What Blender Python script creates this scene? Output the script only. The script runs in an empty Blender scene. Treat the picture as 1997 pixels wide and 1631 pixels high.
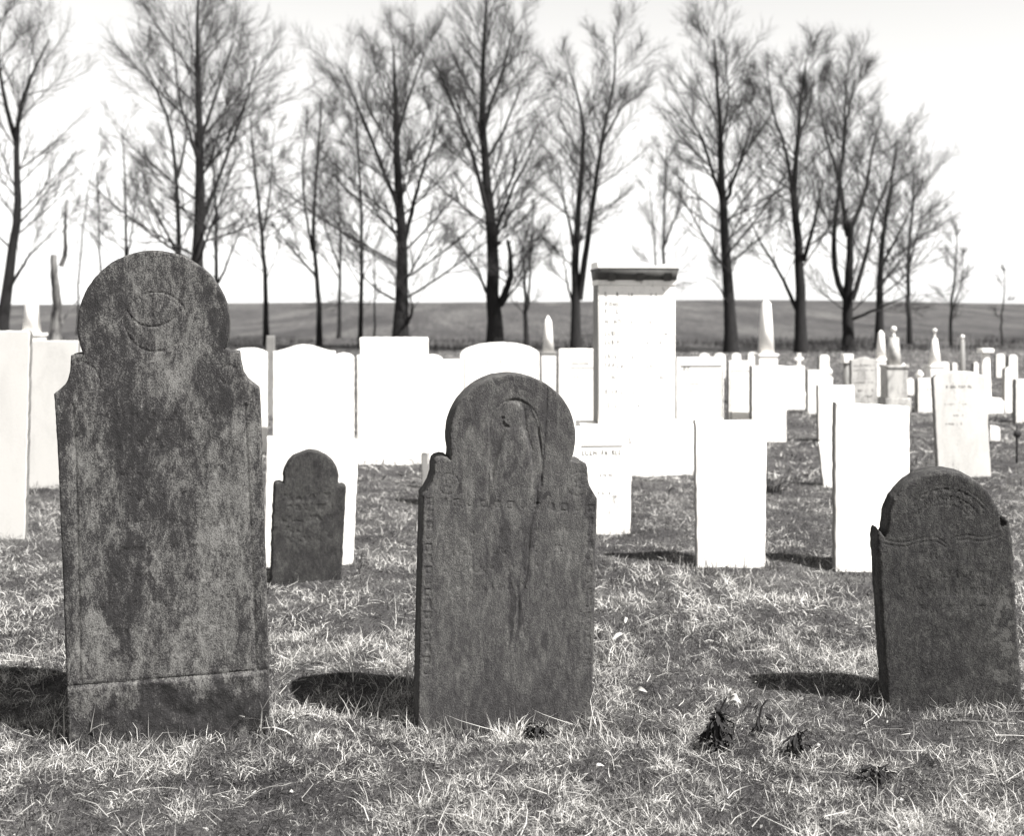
import bpy, bmesh, math, random
import numpy as np
from mathutils import Vector, Matrix, geometry
R = math.radians
scene = bpy.context.scene
C = scene.collection
random.seed(7)
rng = np.random.default_rng(11)

# ------------------------------------------------------------------ camera
F, CX, HY, H = 2300.0, 998.5, 600.0, 1.3        # focal length in photo pixels, centre column, eye level row, eye height
cam_d = bpy.data.cameras.new('camera'); cam = bpy.data.objects.new('camera', cam_d); C.objects.link(cam)
cam.location = (0, 0, H); cam.rotation_euler = (R(90), 0, 0)
cam_d.sensor_fit = 'HORIZONTAL'; cam_d.sensor_width = 36.0; cam_d.lens = 36.0 * F / 1997.0
cam_d.shift_y = -(815.5 - HY) / 1997.0
cam_d.clip_start = 0.05; cam_d.clip_end = 4000
cam_d.dof.use_dof = True; cam_d.dof.focus_distance = 3.65; cam_d.dof.aperture_fstop = 3.5
scene.camera = cam

# ------------------------------------------------------------------ sky, sun, exposure
SUN = Vector((0.64, -0.45, 1.10)).normalized()   # towards the sun: right, behind the camera, high
world = bpy.data.worlds.new('World'); scene.world = world; world.use_nodes = True
wn, wl = world.node_tree.nodes, world.node_tree.links
bg = wn['Background']
sky = wn.new('ShaderNodeTexSky'); sky.sky_type = 'NISHITA'; sky.sun_disc = False
sky.sun_elevation = math.asin(SUN.z); sky.sun_rotation = math.atan2(SUN.x, SUN.y)
sky.air_density = 2.0; sky.dust_density = 0.0; sky.ozone_density = 1.0
bw = wn.new('ShaderNodeRGBToBW')                 # the photograph is black and white
tn = wn.new('ShaderNodeMix'); tn.data_type = 'RGBA'; tn.blend_type = 'MULTIPLY'; tn.inputs[0].default_value = 1
tn.inputs[7].default_value = (1.0, 0.99, 0.97, 1)
wl.new(sky.outputs[0], bw.inputs[0]); wl.new(bw.outputs[0], tn.inputs[6]); wl.new(tn.outputs[2], bg.inputs[0])
bg.inputs[1].default_value = 0.07
sun_d = bpy.data.lights.new('sun', 'SUN'); sun_d.energy = 5.0; sun_d.angle = R(0.53); sun_d.color = (1.0, 0.985, 0.955)
sun = bpy.data.objects.new('sun', sun_d); C.objects.link(sun)
sun.location = (20, -22, 44); sun.rotation_euler = SUN.to_track_quat('Z', 'Y').to_euler()
vs = scene.view_settings
vs.view_transform = 'Standard'; vs.look = 'None'; vs.gamma = 1.0; vs.use_curve_mapping = False; vs.exposure = 1.5
scene.display_settings.display_device = 'sRGB'
scene.render.engine = 'CYCLES'
scene.cycles.max_bounces = 4; scene.cycles.diffuse_bounces = 3

# ------------------------------------------------------------------ helpers
_tab = rng.random((256, 256))
def vnoise(x, y, seed=0):
    x = np.asarray(x, float) + seed * 17.31; y = np.asarray(y, float) + seed * 9.77
    xi = np.floor(x).astype(int); yi = np.floor(y).astype(int); fx = x - xi; fy = y - yi
    fx = fx*fx*(3-2*fx); fy = fy*fy*(3-2*fy)
    a = _tab[xi & 255, yi & 255]; b = _tab[(xi+1) & 255, yi & 255]
    c = _tab[xi & 255, (yi+1) & 255]; d = _tab[(xi+1) & 255, (yi+1) & 255]
    return (a*(1-fx)+b*fx)*(1-fy) + (c*(1-fx)+d*fx)*fy
def fbm(x, y, oct=4, seed=0):
    s = 0; a = 0.5; t = 0
    for i in range(oct):
        s = s + a*vnoise(x*2**i, y*2**i, seed+i*3); t += a; a *= 0.5
    return s/t
def sstep(a, b, x):
    t = np.clip((x-a)/(b-a), 0, 1); return t*t*(3-2*t)
def bump2(x, y, cx, cy, sx, sy):
    return np.exp(-((x-cx)/sx)**2 - ((y-cy)/sy)**2)
def ground_z(x, y):
    x = np.asarray(x, float); y = np.asarray(y, float)
    near = 1 - sstep(20, 45, y)
    z = near*(0.045*(fbm(x*0.9+3, y*0.9+5, 3, 1)-0.5) + 0.03*(fbm(x*4, y*4, 3, 2)-0.5))
    z = z + 0.008*bump2(x, y, -0.75, 3.40, 0.7, 0.10) - 0.02*bump2(x, y, 0.0, 3.60, 0.4, 0.12) - 0.02*bump2(x, y, 1.45, 3.85, 0.4, 0.12)   # turf lips before the stones
    z = z - 0.02*bump2(x, y, -0.62, 4.05, 0.5, 0.25)
    z = z - 0.025*bump2(x, y, -0.75, 5.70, 0.45, 0.06)
    crest = 2.1 + 0.25*np.sin(x*0.02+0.6) + 0.25*(fbm(x*0.03+7, y*0, 3, 6)-0.5) - 0.7*sstep(25, 75, x) - 0.2*sstep(30, 5, x)
    z = z + crest*sstep(48, 150, y) + 0.12*(fbm(x*0.06, y*0.06, 3, 5)-0.5)*sstep(40, 80, y)
    z = z - 9.0*sstep(170, 420, y)
    return z
def dist_for(yb):                      # ground distance of an image row on flat ground
    return F*H/(yb-HY)
def PX(px, d): return (px-CX)/F*d
def PZ(py, d): return H-(py-HY)/F*d

def link(o, parent=None):
    C.objects.link(o)
    if parent: o.parent = parent
    return o
def tag(o, label=None, cat=None, group=None, kind=None):
    if label: o['label'] = label
    if cat: o['category'] = cat
    if group: o['group'] = group
    if kind: o['kind'] = kind
    return o
def empty(name, loc, rz=0.0):
    o = bpy.data.objects.new(name, None); o.empty_display_size = 0.2
    o.location = loc; o.rotation_euler = (0, 0, rz); return link(o)
def mesh_np(name, verts, quads=None, tris=None, smooth=False):
    me = bpy.data.meshes.new(name)
    nq = 0 if quads is None else len(quads); nt = 0 if tris is None else len(tris)
    me.vertices.add(len(verts)); me.vertices.foreach_set('co', np.asarray(verts, np.float32).ravel())
    loops = []
    if nq: loops.append(np.asarray(quads, np.int32).ravel())
    if nt: loops.append(np.asarray(tris, np.int32).ravel())
    loops = np.concatenate(loops); me.loops.add(len(loops)); me.loops.foreach_set('vertex_index', loops)
    start = np.concatenate([np.arange(nq)*4, nq*4+np.arange(nt)*3]).astype(np.int32)
    me.polygons.add(nq+nt); me.polygons.foreach_set('loop_start', start)
    if smooth: me.polygons.foreach_set('use_smooth', np.ones(nq+nt, bool))
    me.update(calc_edges=True); return me
def attr(me, name, vals):
    a = me.attributes.new(name, 'FLOAT', 'POINT'); a.data.foreach_set('value', np.asarray(vals, np.float32))
def obj(name, me, mat, parent=None, loc=None, rz=0.0):
    o = bpy.data.objects.new(name, me)
    if mat: me.materials.append(mat) if not me.materials else None
    if loc is not None: o.location = loc
    o.rotation_euler = (0, 0, rz)
    return link(o, parent)

# ------------------------------------------------------------------ materials
def warm(v): return (v*1.0, v*0.975, v*0.94, 1)
def cool(v): return (v*1.0, v*0.95, v*0.97, 1)
class NT:
    def __init__(s, name, rough=0.85):
        s.m = bpy.data.materials.new(name); s.m.use_nodes = True; s.t = s.m.node_tree; s.n = s.t.nodes; s.l = s.t.links
        s.p = s.n['Principled BSDF']; s.p.inputs['Roughness'].default_value = rough
        s.p.inputs['Specular IOR Level'].default_value = 0.25
        s.co = s.n.new('ShaderNodeTexCoord').outputs['Object']
    def map(s, scale, loc=(0, 0, 0)):
        m = s.n.new('ShaderNodeMapping'); m.inputs['Scale'].default_value = scale; m.inputs['Location'].default_value = loc
        s.l.new(s.co, m.inputs[0]); return m.outputs[0]
    def noise(s, vec, scale, detail=4, rough=0.6, dist=0.0):
        n = s.n.new('ShaderNodeTexNoise'); n.inputs['Scale'].default_value = scale; n.inputs['Detail'].default_value = detail
        n.inputs['Roughness'].default_value = rough; n.inputs['Distortion'].default_value = dist
        s.l.new(vec, n.inputs['Vector']); return n.outputs[0]
    def voro(s, vec, scale, feat='F1'):
        n = s.n.new('ShaderNodeTexVoronoi'); n.feature = feat; n.inputs['Scale'].default_value = scale
        s.l.new(vec, n.inputs['Vector']); return n.outputs['Distance']
    def ramp(s, fac, stops):
        r = s.n.new('ShaderNodeValToRGB'); e = r.color_ramp.elements
        while len(e) < len(stops): e.new(0.5)
        for i, (p, c) in enumerate(stops):
            e[i].position = p; e[i].color = c if isinstance(c, tuple) else (c, c, c, 1)
        s.l.new(fac, r.inputs[0]); return r.outputs[0]
    def mix(s, fac, a, b, mode='MIX'):
        m = s.n.new('ShaderNodeMix'); m.data_type = 'RGBA'; m.blend_type = mode
        for sock, v in ((m.inputs[0], fac), (m.inputs[6], a), (m.inputs[7], b)):
            if hasattr(v, 'links'): s.l.new(v, sock)
            else: sock.default_value = v
        return m.outputs[2]
    def math(s, op, a, b=0.0):
        m = s.n.new('ShaderNodeMath'); m.operation = op
        for sock, v in ((m.inputs[0], a), (m.inputs[1], b)):
            if hasattr(v, 'links'): s.l.new(v, sock)
            else: sock.default_value = v
        return m.outputs[0]
    def attr(s, name):
        a = s.n.new('ShaderNodeAttribute'); a.attribute_name = name; return a.outputs['Fac']
    def bump(s, h, strength, dist):
        b = s.n.new('ShaderNodeBump'); b.inputs['Strength'].default_value = strength; b.inputs['Distance'].default_value = dist
        s.l.new(h, b.inputs['Height']); s.l.new(b.outputs[0], s.p.inputs['Normal'])
    def done(s, col):
        if hasattr(col, 'links'): s.l.new(col, s.p.inputs['Base Color'])
        else: s.p.inputs['Base Color'].default_value = col
        return s.m

def dark_stone(name, lo, hi, contrast, seed, streak=0.28, fine=0.5):
    """weathered brown sandstone / slate; attribute 'stain' adds stains of their own shape (negative = dark, positive = lichen)"""
    k = NT(name, 0.9)
    a = k.noise(k.map((1, 1, streak), (seed, seed*2, 0)), 9, 6, 0.68, 0.6)
    m = k.noise(k.map((1, 1, streak*1.4), (seed*5, 2, seed)), 30, 6, 0.75, 0.8)
    b = k.noise(k.map((1, 1, 0.5), (seed*3, 0, seed)), 75, 5, 0.75)
    c = k.noise(k.map((1, 1, 0.8), (0, seed, 3)), 240, 3, 0.7)
    s = k.attr('stain')
    v = k.math('ADD', k.math('MULTIPLY', k.math('SUBTRACT', a, 0.5), contrast), 0.5)
    v = k.math('ADD', v, k.math('MULTIPLY', k.math('SUBTRACT', m, 0.5), 1.9*fine))
    v = k.math('ADD', v, k.math('MULTIPLY', k.math('SUBTRACT', b, 0.5), 1.2*fine))
    v = k.math('ADD', v, k.math('MULTIPLY', k.math('SUBTRACT', c, 0.5), 1.7*fine))
    v = k.math('ADD', v, s)
    col = k.ramp(v, [(0.05, cool(lo*0.6)), (0.36, cool(lo)), (0.66, warm(hi)), (1.0, warm(hi*1.75))])
    k.bump(k.math('ADD', b, c), 0.6, 0.006)
    return k.done(col)
def marble(name, v, stain, seed, scale=5.0, patch=0.0):
    k = NT(name, 0.6)
    a = k.noise(k.map((1, 1, 0.4), (seed, seed, seed)), scale, 6, 0.65, 0.4)
    b = k.noise(k.map((1, 1, 1), (0, seed, 0)), 60, 4, 0.7)
    f = k.math('ADD', k.math('MULTIPLY', a, 0.75), k.math('MULTIPLY', b, 0.25))
    col = k.ramp(f, [(0.30, warm(v*(1-stain))), (0.52, warm(v)), (0.8, warm(min(v*1.05, 0.86)))])
    if patch:                                          # grey runs and lichen crusts where rain runs down
        g = k.noise(k.map((1, 1, 0.22), (seed*2, 1, seed)), 7, 7, 0.75, 0.6); h_ = k.noise(k.map((1, 1, 0.8), (seed, 4, 0)), 55, 4, 0.8)
        g = k.math('ADD', k.math('MULTIPLY', g, 0.6), k.math('MULTIPLY', h_, 0.4))
        col = k.mix(k.ramp(g, [(patch-0.04, 0.0), (patch+0.05, 1.0)]), col, warm(0.15))
    k.bump(b, 0.2, 0.003)
    return k.done(col)

M = {}
M['tall'] = dark_stone('tall_sandstone', 0.027, 0.082, 0.9, 3.1, 0.3, 1.05)
M['mid'] = dark_stone('mid_sandstone', 0.038, 0.066, 0.45, 8.4, 0.22, 0.9)
M['right'] = dark_stone('right_slate', 0.026, 0.046, 0.45, 5.7, 0.45, 0.95)
M['small'] = dark_stone('small_slate', 0.023, 0.038, 0.6, 1.9, 0.45, 0.9)
M['white'] = marble('white_marble', 0.80, 0.10, 1.0, 5.0, 0.635)
M['white2'] = marble('white_marble_weathered', 0.74, 0.25, 4.0, 5.0, 0.585)
M['monument'] = marble('monument_marble', 0.78, 0.25, 6.0, 5.0, 0.60)
M['pale'] = marble('pale_grey_marble', 0.42, 0.12, 7.0)
M['leaning'] = marble('leaning_slab_marble', 0.5, 0.25, 27.0, 5.0, 0.60)
M['pale2'] = marble('pale_marble', 0.42, 0.2, 17.0)
M['mottled'] = marble('mottled_grey_marble', 0.42, 0.8, 9.0, 9.0, 0.56)
M['grey'] = marble('grey_granite', 0.20, 0.4, 12.0, 12.0)
M['frieze'] = marble('shade_toned_marble', 0.06, 0.6, 15.0, 8.0)  # shade under the cornice put into the base colour
M['edge'] = marble('shade_toned_edge', 0.17, 0.5, 21.0, 20.0)  # slab sides coloured darker than the faces to stand in for shade
M['ink'] = NT('incised_letter_dirt', 0.9).done(warm(0.10))
M['ink2'] = NT('incised_letter_dirt_dark', 0.9).done(warm(0.05))
M['iron'] = NT('rusted_iron', 0.7).done(cool(0.022))
def bark():
    k = NT('bark', 0.95)
    a = k.noise(k.map((1, 1, 0.15)), 14, 5, 0.7)
    k.bump(a, 0.6, 0.03)
    return k.done(k.ramp(a, [(0.3, cool(0.008)), (0.7, cool(0.019))]))
M['bark'] = bark()
M['twig'] = NT('twig_bark', 0.95).done(cool(0.028))
def bark_pale():
    k = NT('pale_patched_bark', 0.9)  # dark bark with random paler patches
    a = k.noise(k.map((1, 1, 0.2)), 6, 5, 0.7)
    return k.done(k.ramp(a, [(0.42, cool(0.03)), (0.6, warm(0.17))]))
M['bark_pale'] = bark_pale()
def grass_mat():
    k = NT('dry_grass', 0.75)
    s = k.attr('shade')
    col = k.ramp(s, [(0.0, cool(0.016)), (0.3, cool(0.066)), (0.62, warm(0.21)), (1.0, warm(0.50))])
    tr = k.n.new('ShaderNodeBsdfTranslucent'); k.l.new(col, tr.inputs[0])
    mx = k.n.new('ShaderNodeMixShader'); mx.inputs[0].default_value = 0.2
    k.done(col); out = k.n['Material Output']
    k.l.new(k.p.outputs[0], mx.inputs[1]); k.l.new(tr.outputs[0], mx.inputs[2]); k.l.new(mx.outputs[0], out.inputs[0])
    return k.m
M['grass'] = grass_mat()
M['brush'] = NT('dark_brush', 0.95).done(cool(0.022))
M['deadleaf'] = NT('dead_weed_leaf', 0.9).done(cool(0.016))
M['paleleaf'] = NT('bleached_leaf', 0.8).done(warm(0.34))
def ground_mat():
    k = NT('turf_soil', 0.95)
    a = k.noise(k.map((1, 1, 1)), 2.2, 6, 0.65, 0.3)
    b = k.noise(k.map((1, 1, 1), (4, 2, 0)), 70, 4, 0.8)
    f = k.math('ADD', k.math('MULTIPLY', a, 0.5), k.math('MULTIPLY', b, 0.5))
    near = k.ramp(f, [(0.38, cool(0.016)), (0.50, cool(0.055)), (0.62, warm(0.14))])
    c = k.noise(k.map((0.22, 0.018, 1), (1, 3, 0)), 1.0, 6, 0.72, 0.6)
    e = k.noise(k.map((5.0, 0.28, 1)), 1.6, 6, 0.85)
    g = k.math('ADD', k.math('MULTIPLY', c, 0.4), k.math('MULTIPLY', e, 0.6))
    far = k.ramp(g, [(0.42, cool(0.018)), (0.5, cool(0.044)), (0.57, warm(0.092))])
    k.bump(f, 1.0, 0.05)
    return k.done(k.mix(k.attr('field'), near, far))
M['ground'] = ground_mat()

# ------------------------------------------------------------------ the ground, one sheet to beyond the crest
def axis(parts):
    out = []
    for a, b, n in parts: out.append(np.linspace(a, b, n, endpoint=False))
    return np.concatenate(out + [[parts[-1][1]]])
gx = axis([(-700, -120, 20), (-120, -30, 40), (-30, -4, 60), (-4, 4, 130), (4, 30, 60), (30, 120, 40), (120, 700, 20)])
gy = axis([(-60, 1.5, 20), (1.5, 7.5, 110), (7.5, 20, 60), (20, 60, 50), (60, 180, 60), (180, 900, 40)])
X, Y = np.meshgrid(gx, gy); Z = ground_z(X, Y)
nx, ny = len(gx), len(gy)
idx = np.arange(nx*ny).reshape(ny, nx)
q = np.stack([idx[:-1, :-1], idx[:-1, 1:], idx[1:, 1:], idx[1:, :-1]], -1).reshape(-1, 4)
me = mesh_np('ground', np.stack([X, Y, Z], -1).reshape(-1, 3), q, smooth=True)
attr(me, 'field', sstep(36, 52, Y + 3*(fbm(X*0.2, Y*0.2, 2, 4)-0.5)).ravel())
tag(obj('ground', me, M['ground']), kind='structure')

# ------------------------------------------------------------------ headstone slabs
FOOT = []                                              # footprints (centre x, y, half width, half depth, yaw)
def densify(pts, step):
    out = []
    n = len(pts)
    for i in range(n):
        a, b = np.array(pts[i], float), np.array(pts[(i+1) % n], float)
        m = max(1, int(np.linalg.norm(b-a)/step))
        for j in range(m): out.append(a+(b-a)*j/m)
    return np.array(out)
def arc(cx, cy, rx, ry, a0, a1, n=28):
    t = np.radians(np.linspace(a0, a1, n)); return list(zip(cx+rx*np.cos(t), cy-ry*np.sin(t)))
def seg_dist(P, A, B):
    d = B-A; t = np.clip(((P-A)@d)/max(d@d, 1e-12), 0, 1); return np.linalg.norm(P-(A+t[:, None]*d), axis=1)
def poly_dist(P, pts, closed=False):
    pts = np.asarray(pts, float); D = np.full(len(P), 1e9)
    for i in range(len(pts)-(0 if closed else 1)):
        D = np.minimum(D, seg_dist(P, pts[i], pts[(i+1) % len(pts)]))
    return D
def in_poly(P, pts):
    x, y = P[:, 0], P[:, 1]; ins = np.zeros(len(P), bool); n = len(pts)
    for i in range(n):
        (x1, y1), (x2, y2) = pts[i], pts[(i+1) % n]
        c = ((y1 > y) != (y2 > y)) & (x < (x2-x1)*(y-y1)/((y2-y1) if y2 != y1 else 1e-9)+x1)
        ins ^= c
    return ins

class Plane:
    """the upright plane a headstone's front face lies in; converts photo points to metres on it"""
    def __init__(s, px, d, yaw, pitch=0.0):
        s.o = np.array([PX(px, d), d, 0.0]); s.yaw, s.pitch = yaw, pitch
        cy, sy = math.cos(yaw), math.sin(yaw); cp, sp = math.cos(pitch), math.sin(pitch)
        s.u = np.array([cy, sy, 0]); n0 = np.array([sy, -cy, 0])       # n0 faces the camera
        s.v = np.array([0, 0, cp])+n0*sp; s.n = n0*cp-np.array([0, 0, sp])
        s.o[2] = float(ground_z(s.o[0], s.o[1]))
    def uv(s, pts):
        out = []
        c = np.array([0, 0, H])
        for px, py in pts:
            r = np.array([(px-CX)/F, 1, -(py-HY)/F]); t = ((s.o-c)@s.n)/(r@s.n); p = c+r*t-s.o
            out.append((p@s.u, p@s.v))
        return np.array(out)

def carved_slab(name, label, group, plane, outline_px, thick, mat, relief, stain, step=0.003, bev=0.006, seed=0, edge_rough=0.0015):
    """a thick slab whose front is a fine mesh carved by relief(P px-plane points in metres)"""
    o2 = densify(plane.uv(outline_px), step*1.6)
    # slightly worn outline
    nrm = np.roll(o2, -1, 0)-np.roll(o2, 1, 0); nrm = np.stack([nrm[:, 1], -nrm[:, 0]], 1); nrm /= np.linalg.norm(nrm, axis=1)[:, None]+1e-9
    wob = edge_rough*2*(fbm(o2[:, 0]*40+o2[:, 1]*31, o2[:, 1]*40, 3, seed)-0.5)
    o2 = o2+nrm*wob[:, None]
    x0, z0 = o2.min(0); x1, z1 = o2.max(0)
    gx_, gz_ = np.meshgrid(np.arange(x0+step/2, x1, step), np.arange(z0+step/2, z1, step*1.15))
    gx_[1::2] += step/2
    G = np.stack([gx_.ravel(), gz_.ravel()], 1)
    ins = in_poly(G, o2); G = G[ins]
    D = np.full(len(G), 1e9)
    for i in range(0, len(o2)): 
        D = np.minimum(D, (G[:, 0]-o2[i, 0])**2+(G[:, 1]-o2[i, 1])**2)
    D = np.sqrt(D); keep = D > step*0.7; G = G[keep]; D = D[keep]
    nO = len(o2)
    vin = [Vector(p) for p in o2]+[Vector(p) for p in G]
    res = geometry.delaunay_2d_cdt(vin, [], [list(range(nO))], 1, 1e-6)
    vo = np.array([(p.x, p.y) for p in res[0]]); faces = np.array(res[2])
    nV = len(vo)
    # outline index in the output order
    omap = {}
    for i, orig in enumerate(res[3]):
        for k in orig:
            if k < nO: omap[k] = i
    ring = np.array([omap[k] for k in range(nO)])
    dd = np.zeros(nV)
    for i, orig in enumerate(res[3]):
        if orig and orig[0] >= nO: dd[i] = D[orig[0]-nO]
    h = relief(vo)+0.0016*(fbm(vo[:, 0]*70, vo[:, 1]*34, 4, seed)-0.5)+0.003*(fbm(vo[:, 0]*9, vo[:, 1]*7, 3, seed+5)-0.5)
    chip = 0.6+0.9*fbm(vo[:, 0]*25, vo[:, 1]*25, 2, seed+9)
    b = bev*chip; r = np.clip(1-dd/b, 0, 1); h = h-b*(1-np.sqrt(np.clip(1-r*r, 0, 1)))*0.8
    h[ring] = -bev*0.9
    V = [np.stack([vo[:, 0], -h, vo[:, 1]], 1)]
    nrings = 5; quads = []; prev = ring; base = nV
    for k in range(1, nrings+1):
        f = k/nrings; off = 0.0025*(fbm(o2[:, 0]*30+f*3, o2[:, 1]*30+f*7, 3, seed+2)-0.5)*2 if k < nrings else -0.003*np.ones(nO)
        p = o2+nrm*off[:, None]
        V.append(np.stack([p[:, 0], np.full(nO, bev+(thick-bev)*f), p[:, 1]], 1))
        cur = base+np.arange(nO); base += nO
        quads.append(np.stack([prev, np.roll(prev, -1), np.roll(cur, -1), cur], 1)); prev = cur
    V = np.concatenate(V); quads = np.concatenate(quads)
    # back face: triangles of the outline itself
    tb = geometry.delaunay_2d_cdt([Vector(p) for p in o2], [], [list(range(nO))], 1, 1e-6)
    bmap = [o[0] if o else -1 for o in tb[3]]; bt = [[bmap[i] for i in f] for f in tb[2]]; back = prev[np.array([f for f in bt if min(f) >= 0])][:, ::-1]
    me = mesh_np(name, V, quads, np.concatenate([faces, back]), smooth=True)
    st = np.zeros(len(V)); st[:nV] = stain(vo)
    attr(me, 'stain', st)
    bm = bmesh.new(); bm.from_mesh(me); bmesh.ops.recalc_face_normals(bm, faces=bm.faces)
    for e in bm.edges:
        if len(e.link_faces) == 2 and e.calc_face_angle(0) > R(50): e.smooth = False
    bm.to_mesh(me); bm.free()
    o = obj(name, me, mat)
    # local axes: x = along the face, y = away from the viewer, z = up the face
    m = Matrix(((plane.u[0], -plane.n[0], plane.v[0], plane.o[0]), (plane.u[1], -plane.n[1], plane.v[1], plane.o[1]),
                (plane.u[2], -plane.n[2], plane.v[2], plane.o[2]), (0, 0, 0, 1)))
    o.matrix_world = m
    tag(o, label, 'headstone', group)
    FOOT.append((plane.o[0], plane.o[1], (x0+x1)/2, (x1-x0)/2, thick, plane.yaw))
    return o

def groove(D, w, depth): return -depth*np.exp(-(D/w)**2)
def ball(P, c, rx, ry): return np.exp(-((P[:, 0]-c[0])/rx)**2-((P[:, 1]-c[1])/ry)**2)

G_DARK = 'dark old round-topped headstones in front'
# ---- tall mottled stone at the left
pl = Plane(320, dist_for(1446), R(13))
out = ([(137, 1520), (133, 1440), (122, 1120), (113, 900), (105, 769), (116, 760), (128, 749), (134, 735), (137, 715), (138, 694), (150, 691), (161, 690)]
       + arc(299, 635, 148.5, 147, 202, -17, 60) + [(438, 681), (453, 685), (467, 688), (470, 710), (474, 728), (483, 741), (494, 750), (506, 759), (510, 850), (516, 1050), (523, 1250), (526, 1440), (527, 1520)])
u = pl.uv
sc = dist_for(1446)/F
eye_c = u([(304, 628)])[0]; eye_r = 58*sc
lens1 = u([(247, 606), (258, 622), (272, 633), (290, 637), (310, 636), (330, 628), (345, 618), (353, 604)])
lens2 = u([(247, 606), (262, 592), (282, 580), (300, 575), (322, 580), (342, 592), (353, 604)])
ledge = u([(100, 1343), (133, 1340), (250, 1330), (400, 1318), (505, 1308), (540, 1306)])
bl = u([(142, 790), (147, 900), (152, 1100), (156, 1330)]); br = u([(478, 790), (484, 950), (494, 1150), (500, 1305)])
swl = u([(150, 705), (165, 707), (185, 720), (196, 745), (190, 765)]); swr = u(arc(446, 732, 17, 19, 30, 300, 20))
def rel_tall(P):
    d = np.linalg.norm((P-eye_c)*[1, 1.0], axis=1)
    h = groove(np.abs(d-eye_r), 0.0028, 0.003)
    h = h+groove(poly_dist(P, lens1), 0.0028, 0.0034)+groove(poly_dist(P, lens2), 0.0026, 0.002)
    h = h+groove(poly_dist(P, u([(296, 580), (297, 632)])), 0.003, 0.003)
    h = h+groove(poly_dist(P, bl), 0.004, 0.005)+groove(poly_dist(P, br), 0.004, 0.004)
    h = h+groove(poly_dist(P, swl), 0.003, 0.0025)+groove(poly_dist(P, swr), 0.003, 0.0025)
    h = h+groove(poly_dist(P, ledge), 0.004, 0.0035)
    lz = np.interp(P[:, 0], ledge[:, 0], ledge[:, 1])
    below = sstep(0.0, 0.012, lz-P[:, 1])
    h = h+below*(0.005+0.022*(fbm(P[:, 0]*14, P[:, 1]*14, 4, 31)-0.5))
    rows = 0
    for i, py in enumerate(range(815, 1290, 52)):           # worn away lines of lettering
        zr = u([(320, py)])[0][1]
        g = (np.abs(P[:, 1]-zr) < 0.014) & (np.abs(P[:, 0]) < 0.2)
        rows = rows+g*np.where(vnoise(P[:, 0]*130, P[:, 1]*60, 40+i) > 0.66, -0.0016, 0)
    return h+rows
dark_blobs = [(225, 760, 45, 130, .5), (262, 900, 45, 110, .55), (330, 830, 38, 60, .55), (425, 620, 26, 70, .5), (235, 1150, 42, 120, .6), (335, 1160, 40, 70, .35), (160, 640, 26, 90, .35),
              (200, 560, 40, 50, .25), (130, 1000, 18, 330, .35), (340, 1400, 210, 62, .8), (515, 1100, 10, 330, .3), (330, 1000, 50, 70, .35), (420, 760, 40, 60, .3)]
light_blobs = [(440, 1030, 60, 140, .42), (400, 1230, 90, 80, .4), (300, 740, 50, 60, .28), (165, 930, 30, 70, .22), (180, 1250, 40, 70, .3), (320, 1090, 20, 60, .4), (350, 690, 60, 40, .28), (165, 1380, 40, 30, .3), (470, 850, 30, 70, .3), (280, 1260, 30, 50, .3)]
def blob_stain(P, dk, lt, scl, seed, spread=1.0):
    w = 0.05*(fbm(P[:, 0]*16, P[:, 1]*8, 4, seed)-0.5)*2; w2 = 0.11*(fbm(P[:, 0]*16+9, P[:, 1]*5+4, 4, seed+3)-0.5)*2
    Q = P+np.stack([w, w2], 1); s = np.zeros(len(P))
    for lst, sg in ((dk, -1), (lt, 1)):
        for px, py, sx, sy, a in lst:
            c = u([(px, py)])[0]; s += sg*a*sstep(0.25, 0.6, ball(Q, c, sx*scl*spread, sy*scl*spread))
    return s
carved_slab('headstone', 'tall mottled brown headstone with round head and square shoulders, largest of the dark ones', G_DARK, pl, out, 0.095, M['tall'], rel_tall,
            lambda P: blob_stain(P, dark_blobs, light_blobs, sc, 21)*0.46, 0.0034, 0.007, 3)
# ---- middle stone
d_mid = dist_for(1418); pl = Plane(985, d_mid, R(11)); u = pl.uv; sm = d_mid/F
out = ([(812, 1500), (815, 1405), (818, 1250), (822, 1100), (825, 967), (834, 955), (842, 941), (846, 925), (847, 908), (849, 898), (854, 893), (863, 891), (872, 893), (879, 899)]
       + arc(1000.5, 852, 122.5, 121.5, 193, -22, 70) + [(1121, 900), (1135, 900), (1143, 904), (1146, 912), (1147, 935), (1150, 948), (1156, 959), (1165, 973), (1162, 1100), (1159, 1250), (1155, 1405), (1153, 1500)])
crack = u([(1067, 745), (1066, 790), (1063, 850), (1059, 905), (1054, 945), (1048, 955), (1047, 985), (1040, 1005), (1034, 1030), (1031, 1080), (1028, 1120), (1022, 1150), (1012, 1170), (1010, 1220)])
arch_l = u([(952, 975), (953, 920), (956, 870)]+arc(1003, 835, 48, 55, 190, -12, 28)+[(1055, 870), (1058, 905), (1056, 950), (1046, 985)])
body = u([(986, 836), (1000, 830), (1018, 833), (1030, 860), (1038, 905), (1040, 950), (1030, 985), (1000, 996), (968, 985), (958, 950), (962, 920), (972, 880), (980, 855)])
head_c = u([(1001, 812)])[0]; head_p = u([(1020, 797), (1012, 787), (1000, 783), (990, 787), (985, 796), (983, 804), (978, 812), (983, 815), (981, 820), (984, 827), (991, 831), (996, 840), (1014, 840), (1022, 820)]); face_l = u([(984, 800), (979, 812), (983, 816), (980, 822), (984, 828), (992, 833)])
veil = u([(1024, 800), (1026, 835), (1034, 862), (1040, 880)])
glyphs = []
for i in range(13):
    glyphs.append((838+i*26.2, 979+i*1.15, i % 4))
for i in range(15):
    glyphs.append((837-i*0.45, 1003+i*22, (i*3+1) % 4))
for i in range(13):
    glyphs.append((1150-i*0.6, 1018+i*23, (i*2+1) % 4))
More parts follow.
